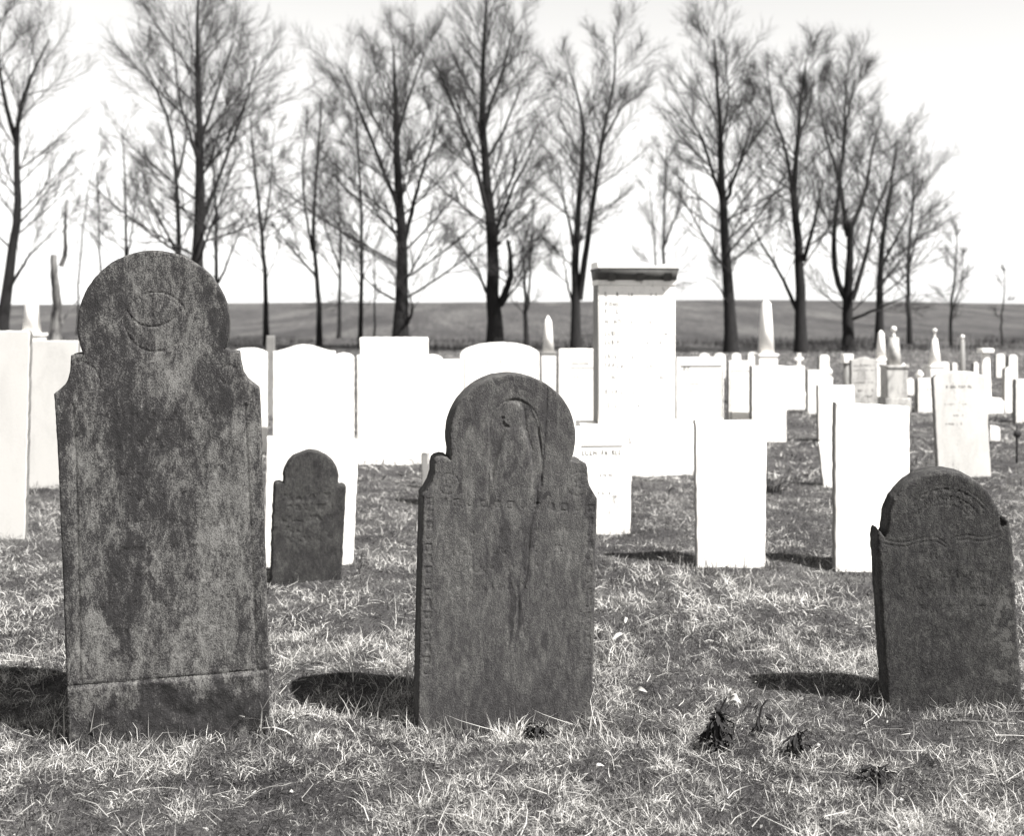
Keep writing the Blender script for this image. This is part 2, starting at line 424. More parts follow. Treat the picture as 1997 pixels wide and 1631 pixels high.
glyph_uv = [(u([(a, b)])[0], k) for a, b, k in glyphs]
ros_l = u([(875, 945)])[0]; ros_r = u([(1128, 945)])[0]
lettering = [(1040, 900, 1110), (1075, 880, 1110), (1110, 880, 1100), (1145, 870, 1090)]
def rel_mid(P):
    jag = 0.004*(fbm(P[:, 0]*120, P[:, 1]*60, 3, 14)-0.5); h = groove(poly_dist(P, crack)+jag, 0.0030, 0.0032*(0.4+1.0*vnoise(P[:, 1]*22, P[:, 1]*0, 3)))
    hd = np.linalg.norm((P-head_c)/[1.0, 1.12], axis=1); hr = 22*sm
    inside = in_poly(P, body); db = poly_dist(P, body, True)*np.where(inside, 1, -1)
    zb0, zb1 = u([(1000, 985)])[0][1], u([(1000, 900)])[0][1]; fig = sstep(-0.003, 0.007, db)*sstep(zb0, zb1, P[:, 1]); hfig = sstep(-0.002, 0.005, poly_dist(P, head_p, True)*np.where(in_poly(P, head_p), 1, -1))
    ell = ((P[:, 0]-u([(1006, 0+870)])[0][0])/(52*sm))**2+((P[:, 1]-u([(1006, 890)])[0][1])/(112*sm))**2
    h = h-0.0035*sstep(1.06, 0.94, ell)*sstep(zb0, zb1, P[:, 1])+0.0060*np.maximum(fig*1.1, hfig*0.9)
    h = h+groove(poly_dist(P, veil), 0.003, 0.0025)+groove(poly_dist(P, arch_l), 0.0035, 0.0024)
    h = h+groove(np.abs(np.linalg.norm(P-ros_l, axis=1)-20*sm), 0.003, 0.0014)+groove(np.abs(np.linalg.norm(P-ros_r, axis=1)-24*sm), 0.004, 0.0012)
    for i in range(5):
        a = i*1.256
        for c in (ros_l, ros_r):
            h = h+groove(np.linalg.norm(P-(c+8*sm*np.array([math.cos(a), math.sin(a)])), axis=1), 0.004, 0.0022)
    for c, k in glyph_uv:
        q_ = P-c; m = np.maximum(np.abs(q_[:, 0]), np.abs(q_[:, 1])*0.95); s_ = 7.2*sm
        near = m < 0.02
        if not near.any(): continue
        g = np.zeros(len(P))
        if k == 0: g = sstep(s_+0.0014, s_-0.001, m)*0.9-0.6*sstep(s_*0.55, s_*0.35, m)
        elif k == 1: g = sstep(s_+0.0014, s_-0.001, m)*(0.35+0.6*sstep(0, 0.004, q_[:, 0]))
        elif k == 2: g = groove(np.abs(m-s_*0.8), 0.0022, 1.0)*-1
        else: g = groove(np.abs(np.linalg.norm(q_, axis=1)-s_*0.75), 0.0022, 1.0)*-1*sstep(s_, -s_, q_[:, 1])
        h = h-0.0024*g
    for i, (py, xa, xb) in enumerate(lettering):
        za = u([(985, py)])[0][1]; a = u([(xa, py)])[0][0]; b = u([(xb, py)])[0][0]
        g = (np.abs(P[:, 1]-za) < 0.011) & (P[:, 0] > a) & (P[:, 0] < b)
        h = h-g*0.0014*(vnoise(P[:, 0]*160, P[:, 1]*70, 60+i) > 0.68)
    return h
dk_mid = [(990, 1185, 7, 48, .5), (1012, 1180, 9, 55, .55), (1055, 975, 14, 14, .4), (1076, 982, 9, 8, .6), (952, 982, 8, 8, .5), (900, 980, 8, 14, .4), (985, 1060, 14, 60, .3), (1000, 1370, 150, 70, .22), (930, 820, 10, 50, .25), (905, 840, 20, 12, .25),
          (1060, 1240, 10, 22, .3), (958, 1290, 12, 30, .3), (1150, 1080, 8, 120, .35), (1100, 1250, 8, 40, .22), (968, 880, 16, 30, .25), (995, 905, 14, 16, .3), (1080, 830, 12, 50, .2), (1000, 740, 40, 10, .3), (1030, 1040, 10, 60, .3)]
lt_mid = [(1110, 1080, 30, 60, .16), (920, 900, 25, 50, .14), (890, 1120, 30, 90, .12), (1000, 800, 14, 10, .15)]
def st_mid(P):
    s = blob_stain(P, dk_mid, lt_mid, sm, 77)-0.5*np.exp(-(poly_dist(P, crack)/0.007)**2)*fbm(P[:, 0]*60, P[:, 1]*18, 3, 15)
    s -= 0.3*np.exp(-(poly_dist(P, u([(949, 1070), (949, 1150)]))/0.0025)**2)
    return s*0.9
carved_slab('headstone', 'brown round-headed headstone with carved veiled figure and square notched border, in the middle', G_DARK, pl, out, 0.10, M['mid'], rel_mid, st_mid, 0.0026, 0.006, 13)
# ---- right stone, leaning
d_r = dist_for(1372); pl = Plane(1862, d_r, R(1), R(5)); u = pl.uv; sr = d_r/F
out = ([(1737, 1450), (1730, 1357), (1722, 1240), (1715, 1130), (1711, 1059), (1711, 1042), (1714, 1036), (1720, 1040), (1726, 1048)]
       + [(1729, 1040)] + arc(1842, 1029, 111, 109, 172, 4, 50) + [(1954, 1028), (1959, 1024), (1961, 1016), (1965, 1013), (1970, 1016), (1974, 1040), (1977, 1080), (1984, 1200), (1990, 1300), (1994, 1357), (1999, 1450)])
waves = [u([(1722, 1052+o), (1745, 1057+o), (1765, 1058+o), (1785, 1052+o), (1805, 1048+o), (1825, 1048+o), (1838, 1055+o), (1844, 1061+o), (1852, 1054+o), (1868, 1046+o), (1888, 1044+o), (1910, 1048+o), (1930, 1045+o), (1950, 1038+o)]) for o in (0, 8)]
arcs_r = [u(arc(1842, 1040, r_*1.0, r_*0.95, 150, 35, 20)) for r_ in (58, 76, 90, 97)]
def rel_right(P):
    h = np.zeros(len(P))
    for w in waves: h = h+groove(poly_dist(P, w), 0.0026, 0.0018)
    for i, a in enumerate(arcs_r):
        h = h+groove(poly_dist(P, a), 0.0024, 0.0012)
    c = u([(1842, 1040)])[0]; rr = np.linalg.norm(P-c, axis=1)/sr; th = np.arctan2(P[:, 1]-c[1], P[:, 0]-c[0])
    h = h-0.0016*(((rr > 62) & (rr < 73)) | ((rr > 80) & (rr < 89)))*(vnoise(th*38, rr*0.2, 5) > 0.6)*(th > 0.5)*(th < 2.7)
    for i, py in enumerate((1085, 1120, 1155, 1190)):
        za = u([(1850, py)])[0][1]
        g = (np.abs(P[:, 1]-za) < 0.014) & (np.abs(P[:, 0]-0.0) < 0.14)
        h = h-g*0.0011*(vnoise(P[:, 0]*120, P[:, 1]*50, 80+i) > 0.64)
    c2 = u([(1865, 1150)])[0]
    return h+0.006*fbm(P[:, 0]*8, P[:, 1]*8, 3, 91)-0.004*ball(P, c2, 0.05, 0.05)
lich = [(1958, 1172, 10), (1968, 1182, 8), (1945, 1200, 7), (1938, 1222, 7), (1962, 1235, 9), (1972, 1218, 6), (1950, 1245, 8), (1968, 1262, 8), (1955, 1260, 6), (1952, 1320, 14), (1968, 1322, 6), (1944, 1312, 6), (1960, 1150, 6), (1972, 1130, 5), (1965, 1275, 7), (1976, 1300, 5), (1950, 1185, 5)]
def st_right(P):
    s = np.zeros(len(P))
    w = 0.030*(fbm(P[:, 0]*90, P[:, 1]*90, 4, 4)-0.5)
    for x, y, r_ in lich:
        c = u([(x, y)])[0]; d = np.linalg.norm(P-c, axis=1)+w; s = np.maximum(s, sstep(r_*sr*1.1, r_*sr*0.8, d)*(0.42+0.22*np.exp(-((d-r_*sr*0.85)/0.003)**2)))
    s += 0.12*ball(P, u([(1900, 1160)])[0], 0.05, 0.05)-0.15*ball(P, u([(1800, 1330)])[0], 0.12, 0.1)
    return s
carved_slab('headstone', 'dark slate headstone leaning at right, carved wavy lines and pale lichen spots', G_DARK, pl, out, 0.066, M['right'], rel_right, st_right, 0.003, 0.012, 23, 0.003)
# ---- small dark stone behind
def rel_small(P):
    h = 0.003*fbm(P[:, 0]*20, P[:, 1]*20, 3, 6)
    for i in range(5):
        g = (np.abs(P[:, 1]-(0.40-i*0.05)) < 0.015) & (np.abs(P[:, 0]) < 0.12); h = h-g*0.003*(vnoise(P[:, 0]*70, P[:, 1]*40, 90+i) > 0.6)
    return h
d_s = dist_for(1137); pl = Plane(598, d_s, R(14)); u = pl.uv
out = ([(526, 1190), (528, 1132), (531, 1040), (535, 946), (537, 942), (545, 940), (553, 943)] + arc(607, 932, 53.5, 51.5, 185, -8, 36)
       + [(662, 946), (669, 946), (675, 950), (675, 960), (671, 1040), (665, 1140), (663, 1190)])
carved_slab('headstone', 'small plain dark slate headstone with round head, before a white slab', G_DARK, pl, out, 0.055, M['small'], rel_small,
            lambda P: 0.5*(fbm(P[:, 0]*14, P[:, 1]*9, 4, 8)-0.5), 0.005, 0.007, 33, 0.004)

# ------------------------------------------------------------------ plain marble stones
def offset_poly(p, k):
    n = len(p); a = np.roll(p, 1, 0); b = np.roll(p, -1, 0)
    e1 = p-a; e2 = b-p; e1 /= np.linalg.norm(e1, axis=1)[:, None]+1e-9; e2 /= np.linalg.norm(e2, axis=1)[:, None]+1e-9
    n1 = np.stack([e1[:, 1], -e1[:, 0]], 1); n2 = np.stack([e2[:, 1], -e2[:, 0]], 1); m = n1+n2
    m /= np.maximum((m*m).sum(1), 0.5)[:, None]/2
    area = 0.5*np.sum(p[:, 0]*b[:, 1]-b[:, 0]*p[:, 1])
    return p-m*k*(1 if area > 0 else -1)
def slab_mesh(name, poly, t, bev=0.006, y0=0.0, edge=False):
    """outline in the x-z plane, front at y0, back at y0+t, edges rounded"""
    p = np.array(poly, float)
    if 0.5*np.sum(p[:, 0]*np.roll(p[:, 1], -1)-np.roll(p[:, 0], -1)*p[:, 1]) < 0: p = p[::-1]
    n = len(p); i1 = offset_poly(p, bev); i2 = offset_poly(p, bev*0.3)
    rings = [(i1, y0), (i2, y0+bev*0.3), (p, y0+bev), (p, y0+t-bev), (i2, y0+t-bev*0.3), (i1, y0+t)]
    bm = bmesh.new(); vs_ = []
    for q_, yy in rings: vs_.append([bm.verts.new((a, yy, b)) for a, b in q_])
    for k in range(5):
        for i in range(n):
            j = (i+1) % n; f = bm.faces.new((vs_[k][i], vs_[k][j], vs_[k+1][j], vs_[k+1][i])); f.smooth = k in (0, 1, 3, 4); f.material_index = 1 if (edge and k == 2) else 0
    bm.faces.new(vs_[0]); bm.faces.new(vs_[5][::-1])
    bmesh.ops.recalc_face_normals(bm, faces=bm.faces)
    me = bpy.data.meshes.new(name); bm.to_mesh(me); bm.free(); return me
def box_mesh(name, x0, x1, y0, y1, z0, z1, bev=0.006):
    return slab_mesh(name, [(x0, z0), (x1, z0), (x1, z1), (x0, z1)], y1-y0, bev, y0)
def lathe_mesh(name, prof, k=16, cx=0, cy=0):
    a = np.arange(k)/k*2*math.pi; V = []; n = len(prof)
    for r_, z in prof: V.append(np.stack([cx+r_*np.cos(a), cy+r_*np.sin(a), np.full(k, z)], 1))
    V = np.concatenate(V); i = np.arange(k); j = (i+1) % k; Q = []
    for m in range(n-1): Q.append(np.stack([m*k+i, m*k+j, (m+1)*k+j, (m+1)*k+i], 1))
    V = np.concatenate([V, [[cx, cy, prof[0][1]], [cx, cy, prof[-1][1]]]])
    T = np.concatenate([np.stack([np.full(k, n*k), j, i], 1), np.stack([np.full(k, n*k+1), (n-1)*k+i, (n-1)*k+j], 1)])
    return mesh_np(name, V, np.concatenate(Q), T, smooth=True)
def frustum_mesh(name, w0, d0, w1, d1, z0, z1, cy=0, tip=0.0, bev=0.0):
    V = []; lv = [(w0, d0, z0), (w1, d1, z1)]
    if tip: lv.append((0.004, 0.004, z1+tip))
    for w, d, z in lv: V += [(-w/2, cy-d/2, z), (w/2, cy-d/2, z), (w/2, cy+d/2, z), (-w/2, cy+d/2, z)]
    Q = [(3, 2, 1, 0)]
    for m in range(len(lv)-1):
        for i in range(4): j = (i+1) % 4; Q.append((m*4+i, m*4+j, m*4+4+j, m*4+4+i))
    m = (len(lv)-1)*4; Q.append((m, m+1, m+2, m+3))
    return mesh_np(name, V, Q)
def top_outline(kind, w, h, z0=-0.15, lean=0.0, taper=0.0):
    a = -w/2; b = w/2
    ba, bb = a+taper, b-taper
    if kind == 'flat': t = [(b, h), (a, h)]
    elif kind == 'slope': t = [(b, h-0.02), (a, h)]
    elif kind == 'arch': t = [(b, h-w*0.5)]+[(w/2*math.cos(s), h-w*0.5+w/2*math.sin(s)) for s in np.linspace(0.05, math.pi-0.05, 18)]+[(a, h-w*0.5)]
    elif kind == 'segment': t = [(b*math.cos(s)/math.cos(0.0), h-0.16*w+0.16*w*math.sin(s)) for s in np.linspace(0, math.pi, 18)]
    elif kind == 'serp': t = [(b, h-0.11*w)]+[(x_, h-0.11*w+0.11*w*(0.5+0.5*math.cos(2*math.pi*x_/w))) for x_ in np.linspace(b*0.92, a*0.92, 16)]+[(a, h-0.11*w)]
    elif kind == 'shoulder': t = [(b, h-0.13*w), (b*0.86, h-0.13*w)]+[(b*0.80*math.cos(s), h-0.13*w+0.13*w*math.sin(s)) for s in np.linspace(0.1, math.pi-0.1, 14)]+[(a*0.86, h-0.13*w), (a, h-0.13*w)]
    elif kind == 'rround': t = [(b, h-0.1*w)]+[(b-0.12*w+0.12*w*math.cos(s), h-0.1*w+0.1*w*math.sin(s)) for s in np.linspace(0.2, math.pi/2, 6)]+[(a, h)]
    elif kind == 'round': t = [(b, h-0.3*w)]+[(w/2*math.cos(s), h-0.3*w+0.3*w*math.sin(s)) for s in np.linspace(0.1, math.pi-0.1, 14)]+[(a, h-0.3*w)]
    p = [(ba, z0), (bb, z0)]+t
    return [(x_+lean*z_, z_) for x_, z_ in p]
def marks_mesh(name, rows, y=-0.0012, seed=0):
    """worn lettering: rows of short strokes (x0, x1, z, height, fill), each a thin wafer on the face"""
    rd = random.Random(seed); V = []; Q = []
    def bx(x0, x1, z0, z1):
        k = len(V)
        for yy in (y, 0.0005): V.extend([(x0, yy, z0), (x1, yy, z0), (x1, yy, z1), (x0, yy, z1)])
        for f in ((0, 1, 2, 3), (0, 4, 5, 1), (1, 5, 6, 2), (2, 6, 7, 3), (3, 7, 4, 0)): Q.append([k+i for i in f])
    for x0, x1, z, hh, fill in rows:
        if fill >= 1: bx(x0, x1, z, z+hh); continue
        x_ = x0
        while x_ < x1:
            w = hh*rd.uniform(0.35, 0.75)
            if rd.random() < fill:
                s = hh*0.17; kind = rd.randrange(5)
                bx(x_, x_+s, z+rd.uniform(0, .2)*hh, z+hh)
                if kind in (0, 1): bx(x_+w-s, x_+w, z, z+hh*rd.uniform(.7, 1))
                if kind in (0, 2, 3): bx(x_+s*1.05, x_+w*0.9, z+hh-s, z+hh)
                if kind in (2, 4): bx(x_+s*1.05, x_+w*0.9, z, z+s)
                if kind in (1, 3): bx(x_+s*1.05, x_+w*0.8, z+hh*0.45, z+hh*0.45+s)
            x_ += w+hh*0.25
    return mesh_np(name, V, Q)
G_W = 'white marble headstones in the graveyard'
def marble_stone(label, x0, x1, yt, yb, kind='flat', mat='white', t=0.06, yaw=4, lean=0.0, name='headstone', cat='headstone', d=None, marks=None, plinth=None, taper=0.0, ink='ink', pitch=0.0, group=G_W, frame=False):
    d = d or dist_for(yb); w = (x1-x0)*d/F; cx = PX((x0+x1)/2, d); gz = float(ground_z(cx, d)); h = PZ(yt, d)-gz
    poly = top_outline(kind, w, h, -0.15, lean, taper)
    rj = random.Random(int(x0)*3+int(yt))
    if kind in ('flat', 'slope'):                      # worn and chipped corners
        c1, c2 = w*rj.uniform(0.01, 0.05), w*rj.uniform(0.01, 0.05); (bx_, bz_), (ax_, az_) = poly[2], poly[3]
        poly = poly[:2]+[(bx_, bz_-c1), (bx_-c1*0.35, bz_-c1*0.3), (bx_-c1, bz_), (ax_+c2, az_), (ax_+c2*0.3, az_-c2*0.35), (ax_, az_-c2)]
    poly = densify(poly, 0.03); poly = poly+np.array([[rj.uniform(-.0022, .0022), rj.uniform(-.0022, .0022)] for _ in poly])
    parts = bool(marks or plinth or frame)
    root = empty(name, (cx, d, gz), R(yaw)) if parts else None
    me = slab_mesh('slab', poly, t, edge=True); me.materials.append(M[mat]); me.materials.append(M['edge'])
    o = obj('slab' if parts else name, me, M[mat], root, None if parts else (cx, d, gz), 0 if parts else R(yaw))
    FOOT.append((cx, d, 0, w/2, t, R(yaw)))
    top = root or o
    if pitch: top.rotation_euler = (R(pitch), 0, R(yaw))
    if plinth:
        pw, ph, pt = plinth; obj('base', box_mesh('base', -pw/2, pw/2, -pt/2+t/2, pt/2+t/2, -0.15, ph, 0.01), M[mat], root)
        FOOT.append((cx, d-pt/2, 0, pw/2, pt, R(yaw)))
    if marks:
        rows = [((a-(x0+x1)/2)*d/F, (b-(x0+x1)/2)*d/F, PZ(yy, d)-gz, hh*d/F, f) for a, b, yy, hh, f in marks]
        rows = [(a+lean*z_, b+lean*z_, z_, hh, f) for a, b, z_, hh, f in rows]
        obj('inscription', marks_mesh('inscription', rows, seed=int(x0)), M[ink], root)['kind'] = 'stuff'
    if frame:
        fx0, fx1, fz0, fz1 = -w*0.42, w*0.42, h*0.12, h*0.86; rows = [(fx0, fx1, fz1, .008, 1), (fx0, fx1, fz0, .008, 1), (fx0, fx0+.008, fz0+.009, fz1-fz0-.01, 1), (fx1-.008, fx1, fz0+.009, fz1-fz0-.01, 1)]
        obj('border_line', marks_mesh('border_line', rows), M['ink'], root)['kind'] = 'stuff'
    tag(top, label, cat, group)
    return top

S = marble_stone
# left edge
S('pale grey marble slab cut by the left picture edge', -70, 55, 645, 1055, 'flat', 'pale', 0.07, 8, 0.0, taper=0.03)
S('pale marble slab with flat top between the left edge slab and the tall dark headstone', 58, 150, 664, 952, 'flat', 'pale2', 0.08, 8)
S('low white stone peeping out behind the left shoulder of the tall dark headstone', 128, 200, 676, 890, 'flat', 'white2', 0.08, 6)
# between the tall and the middle stone
S('broad white slab standing right behind the small dark slate headstone', 512, 690, 850, 1104, 'slope', 'white', 0.06, 5, 0.035, taper=0.01)
S('white headstone with low uneven top just right of the tall dark stone head', 452, 521, 679, 880, 'segment', 'white', 0.07, 4)
S('small grey stone marker showing between two white tops', 519, 535, 655, 830, 'flat', 'grey', 0.07, 4, d=14.2)
S('wide white headstone with wavy serpentine top right of the grey marker', 533, 653, 672, 890, 'serp', 'white', 0.07, 4)
S('narrow white headstone between the serpentine top and the tall flat slab', 650, 690, 688, 912, 'round', 'white', 0.07, 4)
S('tall flat-topped white slab left of the middle stone, highest of its row', 704, 837, 658, 884, 'flat', 'white', 0.08, 3, -0.01, plinth=(0.72, 0.12, 0.22))
S('white headstone with rounded shoulder standing before the tall flat-topped slab', 697, 866, 692, 906, 'rround', 'white', 0.06, 3)
S('plain white headstone, flat top low beside a rounded shoulder', 858, 897, 701, 895, 'flat', 'white', 0.06, 3)
S('low white slab half hidden behind the left shoulder of the middle stone', 836, 910, 838, 985, 'flat', 'white', 0.045, 6)
S('stubby grey footstone at left foot of the half hidden slab', 822, 835, 886, 952, 'flat', 'grey', 0.05, 6)
# centre
S('broad white headstone with arched top rising behind the middle stone', 897, 1052, 668, 884, 'segment', 'white', 0.08, 4, 0.0, marks=[(948, 985, 708, 5, .8), (955, 975, 716, 4, .4), (905, 907, 840, 150, 1)])
S('flat white headstone directly left of the tall monument', 1089, 1166, 680, 892, 'flat', 'white', 0.07, 4, marks=[(1112, 1150, 712, 5, .7), (1112, 1163, 719, 1.6, 1), (1114, 1160, 738, 5, .5), (1116, 1158, 770, 4, .25)])
S('white headstone with ruled line close behind the right shoulder of the middle stone', 1108, 1234, 832, 1040, 'flat', 'white2', 0.06, 5, 0.0, marks=[(1133, 1214, 872, 2.2, 1), (1135, 1212, 888, 9, .75), (1150, 1215, 930, 5, .4), (1150, 1200, 965, 5, .25)], taper=0.015)
# right of the monument
S('white headstone with framed relief panel right of the tall monument', 1318, 1412, 697, 862, 'flat', 'white', 0.08, 4, marks=[(1326, 1408, 716, 3, 1), (1408, 1410, 815, 98, 1), (1332, 1345, 726, 9, .8), (1336, 1376, 752, 5, .95), (1385, 1402, 752, 28, .45), (1338, 1380, 765, 4, .5), (1350, 1372, 776, 3, .5), (1336, 1360, 803, 4, .5)], ink='ink2')
S('narrow white headstone with incised border, right of the framed relief', 1421, 1467, 704, 854, 'flat', 'white', 0.07, 4, frame=True)
S('tall plain white slab with square corner standing on open grass', 1355, 1497, 820, 1108, 'flat', 'white', 0.05, 3, 0.0, taper=0.012)
S('white block headstone rising behind the plain slab on open grass', 1466, 1534, 714, 861, 'flat', 'white', 0.12, 3)
S('long low white headstone under the little cross', 1506, 1570, 715, 796, 'flat', 'white', 0.1, 3, plinth=(0.52, 0.20, 0.3))
S('white stone with rounded shoulder left of a capped post', 1575, 1617, 722, 806, 'rround', 'white2', 0.1, 3)
S('leaning white slab beside and behind the widest right-hand white slab', 1596, 1668, 752, 862, 'flat', 'white', 0.07, 3, -0.01)
S('low leaning white marker mostly hidden by the widest right-hand slab', 1606, 1680, 862, 950, 'flat', 'white', 0.04, 3, -0.12)
S('wide bright white slab with dark edge, left of the leaning dark slate stone', 1628, 1776, 785, 1110, 'slope', 'white', 0.055, 3, 0.0)
S('stained grey-white headstone with scrolled top and long worn inscription', 1660, 1712, 697, 812, 'serp', 'mottled', 0.1, 3, marks=[(1664, 1704, 715, 4, .8), (1664, 1704, 724, 3, .6), (1666, 1704, 740, 3, .5), (1664, 1704, 748, 3.5, .8), (1668, 1703, 764, 5, .6), (1668, 1703, 776, 5, .6)])
S('square white headstone with small urn beside it, left of the arched leaning slab', 1790, 1838, 738, 804, 'flat', 'white2', 0.12, 3, marks=[(1800, 1828, 752, 4, .7), (1806, 1826, 762, 4, .5)])
S('tall arched white slab leaning left behind the dark slate stone', 1830, 1934, 724, 932, 'segment', 'leaning', 0.06, 2, -0.055, marks=[(1838, 1912, 757, 5, .55), (1850, 1900, 790, 3, .3), (1866, 1890, 812, 3, .4), (1850, 1880, 829, 4, .6)])
S('small square white marker on the grass near right edge', 1930, 1951, 829, 862, 'slope', 'white2', 0.06, 3)
S('round-topped white tablet far off near right edge', 1943, 1960, 690, 727, 'round', 'white', 0.1, 0, d=22)
S('narrow white headstone below the far tablet near right edge', 1960, 1982, 716, 806, 'round', 'white', 0.1, 2)
S('white headstone cut by the right picture edge', 1981, 2030, 740, 826, 'flat', 'white2', 0.1, 2)
# small far markers: posts with rounded heads
def post(label, x, w, yt, yb, d, kind='round', mat='white'):
    return S(label, x-w/2, x+w/2, yt, yb, kind, mat, 0.14, 0, d=d, group='small round-topped markers far off')
post('tiny round-topped marker above the framed relief stone, left one', 1374, 20, 689, 740, 21)
post('tiny round-topped marker above the framed relief stone, right one', 1404, 22, 689, 740, 21.5)
post('small white post standing above the narrow bordered headstone', 1436, 18, 689, 745, 20)
post('small white post just left of the tall obelisk right of the monument', 1468, 19, 687, 750, 19)
post('white capped post rising behind a rounded-shoulder stone, right of the little cross', 1608, 19, 692, 790, 16.5)
post('tiny white pillar between the finialed obelisk and the dark thin column', 1862, 9, 708, 745, 20)
post('tiny white pillar between the dark thin column and the capped column', 1904, 9, 707, 745, 20.5)
post('white tapering marker far right above the narrow headstone', 1976, 17, 692, 780, 17)
post('low white stone beside the foot of the far finialed obelisk', 1842, 20, 706, 752, 18.5)
post('little white pointed marker between the ball-topped shaft and urn stone', 1776, 13, 738, 770, 17.5, 'arch')

# ---- tall monument with cornice
d = dist_for(925); cx = PX(1243, d); gz = float(ground_z(cx, d)); k = d/F
mon = empty('monument', (cx, d, gz), R(4))
zz = lambda y: PZ(y, d)-gz
hw = 76*k; t = 0.34
obj('base', box_mesh('base', -0.44, 0.44, -0.04, t+0.04, -0.15, zz(828), 0.012), M['white'], mon)
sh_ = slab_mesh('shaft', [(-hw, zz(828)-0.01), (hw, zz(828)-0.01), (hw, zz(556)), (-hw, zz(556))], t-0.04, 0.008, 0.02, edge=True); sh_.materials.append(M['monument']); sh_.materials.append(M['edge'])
obj('shaft', sh_, None, mon)
obj('frieze', box_mesh('frieze', -hw*1.02, hw*1.02, 0.012, t-0.012, zz(556), zz(546), 0.003), M['white2'], mon)
cw = 79*k
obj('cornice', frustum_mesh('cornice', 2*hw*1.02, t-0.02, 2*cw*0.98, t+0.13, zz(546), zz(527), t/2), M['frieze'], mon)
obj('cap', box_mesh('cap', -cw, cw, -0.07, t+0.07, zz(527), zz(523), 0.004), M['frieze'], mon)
crest = [(-cw, zz(523))]+[(cw, zz(523))]+[(cw, zz(514)), (cw*0.9, zz(512)), (cw*0.72, zz(518)), (cw*0.45, zz(519)), (cw*0.2, zz(513)), (0, zz(511)), (-cw*0.25, zz(512)), (-cw*0.5, zz(518)), (-cw*0.66, zz(519)), (-cw*0.85, zz(513)), (-cw, zz(511))]
obj('crest', slab_mesh('crest', crest, t+0.03, 0.004, -0.015), M['white'], mon)
for px in (1192, 1247, 1302):
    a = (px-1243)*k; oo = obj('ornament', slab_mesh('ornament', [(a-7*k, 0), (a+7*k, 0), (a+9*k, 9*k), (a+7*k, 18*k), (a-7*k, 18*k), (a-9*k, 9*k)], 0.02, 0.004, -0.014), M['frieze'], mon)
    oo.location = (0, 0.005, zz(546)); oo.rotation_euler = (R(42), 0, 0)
rows = []
for i, yy in enumerate((578, 598, 612, 632, 655, 672, 700, 718, 740, 770, 795)):
    rows.append(((1180-1243)*k, (1206-1243)*k, zz(yy), 9*k, (.8, .6, .8, .9, .6, .7, .3, .8, .35, .5, .4)[i]))
    rows.append(((1212-1243)*k, (1300-1243)*k, zz(yy), 6*k, 0.12))
ins = obj('inscription', marks_mesh('inscription', rows, y=-0.001, seed=5), M['ink'], mon); ins.location = (0, 0.02, 0); ins['kind'] = 'stuff'
tag(mon, 'tallest white monument with dark moulded cornice, right behind the middle stone', 'monument')
FOOT.append((cx, d, 0, 0.44, t, R(4)))

# ---- obelisks, columns, crosses
def obelisk(label, px, yt, yb, w0, w1, d, ped=None, finial=None, mat='white', tip=6, cap=None, round_=False, capmat=None):
    """shaft from row yb to row yt on a stepped pedestal down to the ground"""
    cx = PX(px, d); gz = float(ground_z(cx, d)); k = d/F; z = lambda y: PZ(y, d)-gz
    r = empty('obelisk' if not round_ else 'column_monument', (cx, d, gz), R(3))
    pw = (ped or w0*1.6)*k
    obj('base', box_mesh('base', -pw*0.62, pw*0.62, -pw*0.62, pw*0.62, -0.15, max(0.16, z(yb)*0.3), 0.008), M[mat], r)
    obj('pedestal', box_mesh('pedestal', -pw*0.5, pw*0.5, -pw*0.5, pw*0.5, max(0.16, z(yb)*0.3), z(yb)-0.03, 0.008), M[mat], r)
    obj('moulding', box_mesh('moulding', -pw*0.56, pw*0.56, -pw*0.56, pw*0.56, z(yb)-0.03, z(yb), 0.006), M[capmat or mat], r)
    if round_:
        obj('shaft', lathe_mesh('shaft', [(w0*k/2*1.1, z(yb)), (w0*k/2, z(yb)+0.03), (w1*k/2, z(yt))], 16), M[mat], r)
    else:
        obj('shaft', frustum_mesh('shaft', w0*k, w0*k, w1*k, w1*k, z(yb), z(yt), 0, 0 if finial else tip*k), M[mat], r)
    if finial:
        fr, fm, neck = finial; f = fr*k; zt = z(yt)
        prof = [(f*0.55, zt), (f*0.4, zt+f*0.25), (f*0.75, zt+f*0.5), (f*0.35, zt+f*0.8), (f*0.30, zt+f*0.8+neck*k)]
        zb = zt+f*0.8+neck*k
        prof += [(f*math.sin(s), zb+f-f*math.cos(s)) for s in np.linspace(0.4, math.pi-0.1, 9)]
        obj('finial', lathe_mesh('finial', prof, 14), M[fm], r)
    if cap:
        chw, chh, cm = cap; obj('cap', box_mesh('cap', -chw*k, chw*k, -chw*k, chw*k, z(yt), z(yt)+chh*k, 0.008), M[cm], r)
    tag(r, label, 'monument', 'white obelisks and column monuments')
    FOOT.append((cx, d-pw*.5, 0, pw*0.62, pw, 0))
    return r
obelisk('slim white obelisk at far left behind the edge slab', 62, 572, 650, 27, 17, 14.5, 42)
obelisk('small white obelisk left of the tall monument, behind the arched headstone', 1069, 626, 686, 21, 12, 14.0, 27, capmat='grey', tip=11)
obelisk('tallest slender white obelisk right of the monument, rising above the hill line', 1494, 592, 690, 26, 15, 16, 36, tip=9)
obelisk('slim white obelisk left of the ball-topped stained shaft', 1718, 650, 700, 15, 9, 16.5, 24)
obelisk('stained white shaft with ball finial behind the wide bright slab', 1743, 658, 712, 22, 14, 14.8, 40, finial=(5.5, 'white', 6), mat='mottled')
obelisk('slender white obelisk with double knob finial right of the stained shaft', 1823, 660, 712, 18, 7, 18, 28, finial=(4, 'white', 8))
obelisk('thin dark grey column topped by a white ball', 1877, 665, 735, 11, 8, 18, 18, finial=(4, 'white', 1), mat='grey', round_=True)
